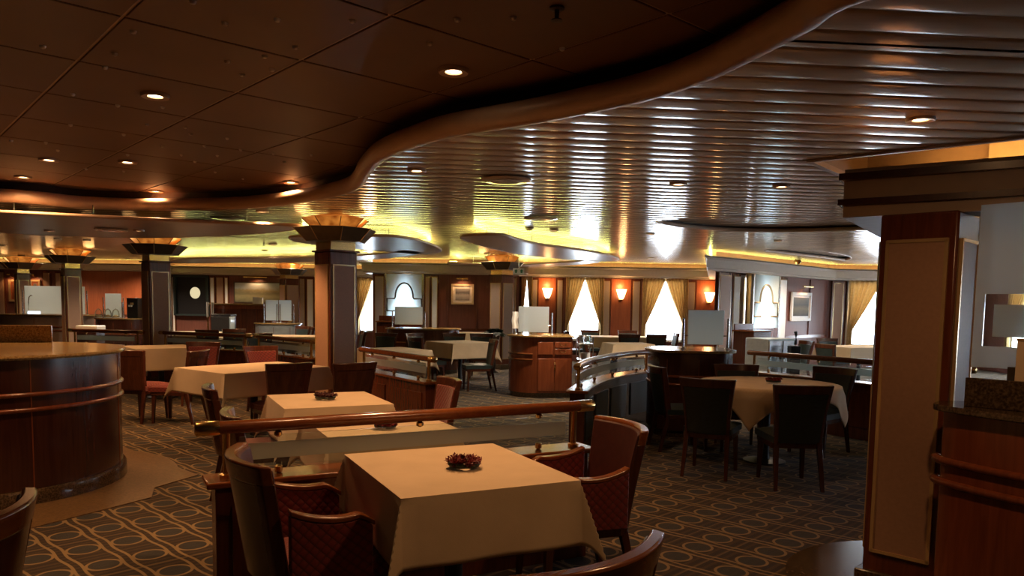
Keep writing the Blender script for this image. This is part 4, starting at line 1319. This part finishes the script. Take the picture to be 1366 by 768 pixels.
obj('etched_inset', MB().box(((ix0 + wx1 - .06) / 2, 0, (iz0 + iz1) / 2), (wx1 - .06 - ix0, .014, iz1 - iz0)), 'screen', t, smooth=0)
for q in (.18, .8):
    obj('foot_clamp', MB().box((q, 0, z0 - .02), (.05, .05, .06)).tube([(q, 0, 1.071), (q, 0, z0)], .012), 'bronze', t)
p = D(1376, 503, 3.235)
o = thing('cardboard_box', 'yellow-tan box standing on the granite counter, cut by the frame edge', 'box', (p.x, p.y, 1.072), R(-50))
obj('box_body', MB().box((0, 0, .15), (.11, .06, .30)), 'cream', o, bevel=.003)
obj('box_lid', MB().box((0, 0, .306), (.115, .065, .012)), 'gold_trim', o, bevel=.003)

def screen_board(parent, x0, x1, y, zb, zt, post='steel', rz=0):
    g = obj('screen_panel', MB().box(((x0 + x1) / 2, y, (zb + zt) / 2), (x1 - x0, .015, zt - zb)), 'screen', parent, bevel=.02)
    for x in (x0 - .05, x1 + .05):
        obj('screen_post', MB().lathe([(.035, parent_z), (.03, parent_z + .012), (.014, parent_z + .016), (.014, zt - .1), (.0, zt - .095)], 12, (x, y)), post, parent)
        obj('screen_arm', MB().tube([(x, y, (zb + zt) / 2 - .1), (x + (.06 if x < (x0 + x1) / 2 else -.06), y, (zb + zt) / 2 - .1)], .008, 6), post, parent)
# round-fronted cabinet in the middle
cx_, cy_ = X(722, 12.4), 12.45
t = thing('service_cabinet', 'round-ended mahogany cabinet with red doors and drawers under a granite top', 'cabinet', (cx_, cy_, 0))
hw = .50
outl = []
for k in range(25):
    a = PI * .5 + PI * k / 24
    outl.append((-.08 + .44 * math.cos(a), .0 + .52 * math.sin(a)))
outl += [(hw, -.42), (hw, .42)]
obj('body', MB().prism(outl, .08, .97), 'mahogany_red', t, fix=True)
obj('plinth', MB().prism(offset(outl, -.02), .0, .09), 'granite_dark', t, fix=True)
obj('countertop', MB().prism(offset(outl, .045), .97, 1.0), 'granite_gold', t, fix=True, bevel=.008)
for z in (.70, .61):
    obj('band', MB().sweep(outl[3:24], circ(.02, 8, o=.0, z=z)), 'rail_wood', t, smooth=70, fix=True)
p0_, p1_ = V2(outl[24]), V2(outl[25])
fd = p1_ - p0_; fa = math.atan2(fd.y, fd.x); fL = fd.length
fr = obj('drawer_front', MB().box((0, 0, 0), (fL * .46, .02, .13)), 'mahogany_red', t, bevel=.004)
def front(name, u, z, w, h, parent=t):
    c = p0_ + fd * u; nrm = V2((fd.y, -fd.x)).normalized()
    o = obj(name, MB().box((0, 0, 0), (w * fL, .02, h)), 'mahogany_red', parent, bevel=.004)
    o.location = (c.x + nrm.x * .011, c.y + nrm.y * .011, z); o.rotation_euler = (0, 0, fa)
    return o
bpy.data.objects.remove(fr)
front('drawer', .24, .80, .42, .20)
for z in (.855, .745):
    d_ = front('drawer', .73, z, .46, .095)
    obj('handle', MB().tube([(-.045, -.012, .02), (-.04, -.03, .0), (0, -.034, -.018), (.04, -.03, 0), (.045, -.012, .02)], .005, 6), 'brass', d_)
for u, s_ in ((.27, 1), (.74, -1)):
    d_ = front('door', u, .375, .45, .52)
    obj('handle', MB().tube([(s_ * .13, -.012, .20), (s_ * .13, -.03, .17), (s_ * .13, -.03, .12), (s_ * .13, -.012, .09)], .006, 6), 'brass', d_)
parent_z = 1.0
q = thing('screen_board', 'frosted screen on steel posts standing on the round-ended cabinet', 'screen', (cx_, cy_, 0))
screen_board(q, X(692, 12.4) - cx_, X(733, 12.4) - cx_, .05, 1.03, 1.46)
# napkin hanging on the screen post
o = obj('hanging_cloth', MB().slab(lambda u, v, s: (u * .05 + .008 * math.sin(v * 9), .01 * math.sin(u * 5) + (.004 if s else 0), -v * .28), lin(-1, 1, 8), lin(0, 1, 10)), 'white', fix=True, smooth=60)
o.location = (X(692, 12.4) - .055, 12.468, 1.37); tag(o, 'white cloth hanging on the screen post of the round-ended cabinet', 'cloth')

def station(px, Y, w, dpt, label, ztop, scr, slabel, seg=True, body='mahogany_dark', rz=0.0, top='granite_gold'):
    x = X(px, Y)
    t = thing('service_station', label, 'counter', (x, Y, 0), rz)
    n = 40
    ol = [(w / 2 * math.copysign(abs(math.cos(2 * PI * k / n)) ** .6, math.cos(2 * PI * k / n)), dpt / 2 * math.copysign(abs(math.sin(2 * PI * k / n)) ** .75, math.sin(2 * PI * k / n))) for k in range(n)]
    obj('body', MB().prism(ol, .08, ztop - .03), body, t, fix=True, smooth=50)
    obj('plinth', MB().prism(offset(ol, -.02), 0, .09), 'granite_dark', t, fix=True, smooth=50)
    obj('countertop', MB().prism(offset(ol, .04), ztop - .03, ztop), top, t, fix=True, smooth=50, bevel=.006)
    for z in (ztop - .30, ztop - .39):
        obj('band', MB().sweep(ol, circ(.018, 8, z=z), True), 'mahogany_red', t, smooth=70, fix=True)
    for k in (26, 30, 34):
        c = ol[k]; obj('seam', MB().box((c[0] * 1.004, c[1] * 1.004, ztop / 2), (.006, .006, ztop - .2)), 'mahogany_red', t, smooth=0)
    if scr:
        global parent_z
        parent_z = ztop
        s = thing('screen_board', slabel, 'screen', (x, Y, 0), rz)
        for (a, b, zb, zt) in scr: screen_board(s, a, b, 0, zb, zt)
    return t
station(922, 8.95, .95, .95, 'dark rounded service station with a warm granite top behind the curved partition', 1.0, [(-.03, .40, 1.05, 1.46)], 'frosted white screen between chrome posts behind the curved partition')
station(565, 16.2, 1.55, .9, 'rounded service station in front of the etched mirror', .95, [(-.62, -.02, 1.02, 1.40)], 'frosted beige screen in front of the etched mirror', body='mahogany')
station(60, 18.7, 2.3, .9, 'long galley counter with a warm top between two slim columns', 1.06, [(-.5, 1.0, 1.07, 1.76)], 'long frosted screen on the galley counter', body='leather_grey')
station(163, 18.7, 1.15, .9, 'dark galley counter carrying glass domes', 1.0, [(-.42, -.02, 1.01, 1.60)], 'frosted galley screen behind the glass domes', body='mahogany_dark')
station(371, 19.2, 1.1, .8, 'small grey station below the landscape painting', .92, [(-.32, .0, .98, 1.5), (.02, .34, .98, 1.5)], 'pair of frosted panels beside the landscape painting', body='grey_metal')
# bar cabinet below the painting
x0, x1 = X(286, 20.6), X(367, 20.6)
t = thing('bar_cabinet', 'long red-brown bar cabinet below the landscape painting', 'cabinet', ((x0 + x1) / 2, 20.6, 0))
L = x1 - x0
obj('body', MB().box((0, 0, .7), (L, .6, 1.3)), 'mahogany_red', t, bevel=.01)
obj('plinth', MB().box((0, 0, .03), (L - .05, .56, .06)), 'black', t)
obj('countertop', MB().box((0, 0, 1.37), (L + .08, .68, .04)), 'granite_gold', t, bevel=.006)
for k in range(4):
    d_ = obj('door', MB().box((-L / 2 + L * (k + .5) / 4, -.31, .7), (L / 4 - .03, .02, 1.1)), 'mahogany', t, bevel=.004)
    obj('handle', MB().tube([(-L / 2 + L * (k + .85) / 4, -.33, .8), (-L / 2 + L * (k + .85) / 4, -.34, .7)], .008, 6), 'brass', d_)
# black service terminal
x0 = X(298, 17.6)
t = thing('service_terminal', 'black cabinet with a pale blue side screen beside the bar cabinet', 'terminal', (x0, 17.6, 0))
obj('cabinet_body', MB().box((0, 0, .55), (.42, .45, 1.1)), 'black', t, bevel=.01)
obj('terminal_hood', MB().box((0, .02, 1.13), (.46, .4, .05)), 'black', t, bevel=.01)
obj('side_screen', MB().box((.235, -.1, .92), (.03, .24, .36)), 'screen', t, bevel=.004)
# small cabinet by the etched mirrors
for px, Y, lab in ((520, 17.9, 'small red cabinet below the etched mirror with the dark arch'), (1005, 15.0, 'dark cabinet with a lit wooden top below the golden arch')):
    x0 = X(px, Y)
    t = thing('side_cabinet', lab, 'cabinet', (x0, Y, 0), R(0 if px < 600 else 40))
    w_ = .55 if px < 600 else .62
    obj('body', MB().box((0, 0, .52), (w_, .45, 1.0)), 'mahogany_dark', t, bevel=.008)
    obj('top', MB().box((0, 0, 1.035), (w_ + .05, .5, .03)), 'rail_wood', t, bevel=.006)
    obj('upstand', MB().box((0, .2, 1.11), (w_ + .03, .03, .12)), 'mahogany', t, bevel=.004)
    for sd in (-1, 1):
        d_ = obj('door', MB().box((sd * w_ / 4, -.23, .5), (w_ / 2 - .03, .02, .85)), 'mahogany', t, bevel=.004)
        obj('knob', MB().lathe([(.0, -.012), (.012, -.01), (.012, .01), (0, .012)], 10, (0, 0)), 'brass', d_).location = (sd * .05, -.245, .6)
# grey steel serving unit
p = X(1030, 12.4)
t = thing('warming_unit', 'grey steel warming cabinet behind the partition rail', 'cabinet', (p, 12.4, 0), R(28))
obj('unit_body', MB().box((0, 0, .55), (.62, .5, .9)), 'grey_metal', t, bevel=.012)
for sd in (-1, 1):
    d_ = obj('door', MB().box((sd * .155, -.255, .62), (.29, .02, .7)), 'steel', t, bevel=.006)
    obj('latch', MB().box((sd * .04, -.275, .72), (.025, .025, .1)), 'black', d_)
for sx_ in (-1, 1):
    for sy_ in (-1, 1):
        obj('caster', MB().lathe([(0, 0), (.03, .01), (.03, .06), (.015, .1)], 10, (sx_ * .26, sy_ * .2)), 'black', t)
o = thing('telephone', 'black handset standing beside the steel warming cabinet', 'telephone', (X(1062, 12.0), 12.0, .0))
obj('stand', MB().box((0, 0, .45), (.16, .16, .9)), 'black', o, bevel=.006)
obj('handset', MB().tube([(0, -.04, .93), (0, -.06, .98), (0, -.06, 1.08), (0, -.04, 1.12)], [.03, .022, .022, .03], 10), 'black', o)
# trolley with glass jars beside the round-ended cabinet
p = X(782, 12.0)
t = thing('service_trolley', 'chrome trolley with glassware next to the round-ended cabinet', 'trolley', (p, 12.1, 0))
for z in (.35, .62, .88):
    obj('shelf', MB().box((0, 0, z), (.24, .5, .02)), 'steel', t, bevel=.004)
for sx_ in (-1, 1):
    for sy_ in (-1, 1):
        obj('upright', MB().tube([(sx_ * .11, sy_ * .24, .05), (sx_ * .11, sy_ * .24, 1.0)], .01, 8), 'steel', t)
        obj('caster', MB().lathe([(0, 0), (.025, .01), (.025, .05), (.012, .08)], 10, (sx_ * .11, sy_ * .24)), 'black', t)
for k in range(4):
    o = obj('glass_jar', MB().lathe([(0, 0), (.045, 0), (.05, .06), (.035, .1), (.04, .12), (.037, .12), (.032, .1), (.045, .06), (.04, .008), (0, .008)], 16), 'steel' if k % 2 else 'clear_glass')
    o.location = (p + (-.06 if k % 2 else .05), 11.94 + .1 * k, .891)
    tag(o, ['clear jar at the near end of the chrome trolley top', 'steel jar behind the first clear jar on the chrome trolley', 'clear jar between the two steel jars on the chrome trolley', 'steel jar at the far end of the chrome trolley top'][k], 'jar', 'jars on the chrome trolley')
for k, z in enumerate((.63, .36)):
    o = obj('plate_stack', MB().lathe([(0, 0), (.05, 0), (.085, .012), (.085, .1), (.06, .105), (0, .1)], 20), 'white')
    o.location = (p, 12.05, z + .001); tag(o, ['white plate stack on the middle shelf of the chrome trolley', 'white plate stack on the lower shelf of the chrome trolley'][k], 'plates')
# dark leafy plant
pl = D(660, 441, 13.9)
t = thing('potted_plant', 'dark bushy plant in a pot between golden table and round-ended cabinet', 'plant', (X(660, 16.3), 16.3, 0))
obj('stand', MB().lathe([(.13, 0), (.1, .02), (.03, .05), (.03, .6), (.11, .63)], 16), 'black', t)
obj('pot', MB().lathe([(.09, .63), (.14, .82), (.13, .82), (.1, .7), (0, .7)], 18), 'bronze', t)
lf = MB(); rnd = random.Random(4)
for k in range(260):
    a = rnd.uniform(0, 2 * PI); el = rnd.uniform(.0, 1.3); ln = rnd.uniform(.2, .36)
    d = Vector((math.cos(a) * math.cos(el), math.sin(a) * math.cos(el), math.sin(el) * .6))
    s_ = Vector((-math.sin(a), math.cos(a), 0)) * .045
    b0 = Vector((0, 0, .8)); m_ = b0 + d * ln * .6 + Vector((0, 0, .03)); e_ = b0 + d * ln - Vector((0, 0, .03))
    lf.add([b0, m_ + s_, e_, m_ - s_], [(0, 1, 2, 3)])
obj('foliage', lf, 'leaf', t, smooth=0)

# galley pieces
for k, px in enumerate((131, 143.5, 154)):
    x0 = X(px, 18.42)
    t = thing('glass_dome', ['left glass dome on the galley counter', 'middle glass dome on the galley counter', 'glass dome next to the steel post on the galley counter'][k], 'dome', (x0, 18.42, 1.001))
    obj('dish', MB().lathe([(0, 0), (.088, 0), (.092, .015), (0, .02)], 24), 'white', t)
    obj('dome', MB().lathe([(.085, .02), (.085, .1), (.07, .17), (.04, .21), (.012, .22), (.012, .24), (0, .24)], 24), 'clear_glass', t)
    obj('pastries', MB().lathe([(0, .02), (.07, .02), (.065, .05), (.03, .075), (0, .08)], 12), 'food', t)
x0 = X(180, 18.85)
t = thing('coffee_machine', 'black coffee machine with a lit label on the galley counter', 'machine', (x0, 18.85, 1.0))
obj('machine_body', MB().box((0, 0, .25), (.28, .28, .5)), 'black', t, bevel=.015)
obj('spout', MB().box((0, -.19, .3), (.1, .1, .05)), 'steel', t, bevel=.006)
obj('label_plate', MB().box((0, -.155, .33), (.08, .012, .1)), 'gold_trim', t, bevel=.003)
x0 = X(163.5, 18.42)
o = obj('steel_post', MB().lathe([(.04, 1.0), (.035, 1.012), (.02, 1.02), (.02, 1.36), (.04, 1.37), (.04, 1.38), (0, 1.385)], 14), 'steel')
o.location = (x0, 18.42, .001); tag(o, 'bright steel post between the domes and the coffee machine', 'post')
x0 = X(38, 18.45)
t = thing('counter_lamp', 'slim gooseneck lamp glowing white on the galley counter', 'lamp', (x0, 18.45, 1.06))
obj('lamp_neck', MB().tube([(0, 0, 0), (0, 0, .3), (.02, 0, .42), (.07, 0, .47), (.1, 0, .45)], .012, 8), 'steel', t)
obj('lamp_foot', MB().lathe([(.05, 0), (.05, .012), (.012, .02)], 16), 'steel', t)
o = obj('display_screen', MB().box((0, 0, .045), (.3, .04, .07)), 'screen_glow', bevel=.004)
o.location = (X(45, 18.36), 18.36, 1.061); tag(o, 'small bright display strip under the gooseneck lamp', 'display')
x0 = X(120, 15.6)
o = thing('serving_tray', 'white folded linen stack on a stand behind the round counter', 'linen', (x0, 15.6, 0))
obj('stand', MB().box((0, 0, .4), (.4, .34, .8)), 'mahogany_dark', o, bevel=.006)
obj('linen', MB().box((0, 0, .86), (.44, .36, .11)), 'white', o, bevel=.02)
p = D(342, 419, 20.3)
o = thing('menu_card', 'white folded card on the bar cabinet in front of the landscape', 'card', (X(345, 20.5), 20.45, 1.391))
obj('card_face', MB().box((0, -.02, .09), (.26, .008, .18)), 'white', o, smooth=0)
obj('card_back', MB().box((0, .03, .085), (.26, .008, .17)), 'white', o, smooth=0)
for k, (px, Y, zz) in enumerate(((277, 20.2, 0), (283, 19.9, 0))):
    o = thing('candlestick', ['pale tall candlestick standing left of the bar cabinet', 'second pale candlestick next to the bar cabinet'][k], 'candlestick', (X(px, Y), Y, 0))
    obj('stick_base', MB().lathe([(.05, 0), (.045, .03), (.02, .06), (.02, 1.0), (.05, 1.02)], 16), 'brass', o)
    obj('candle', MB().tube([(0, 0, 1.02), (0, 0, 1.42)], .035, 12), 'white', o)
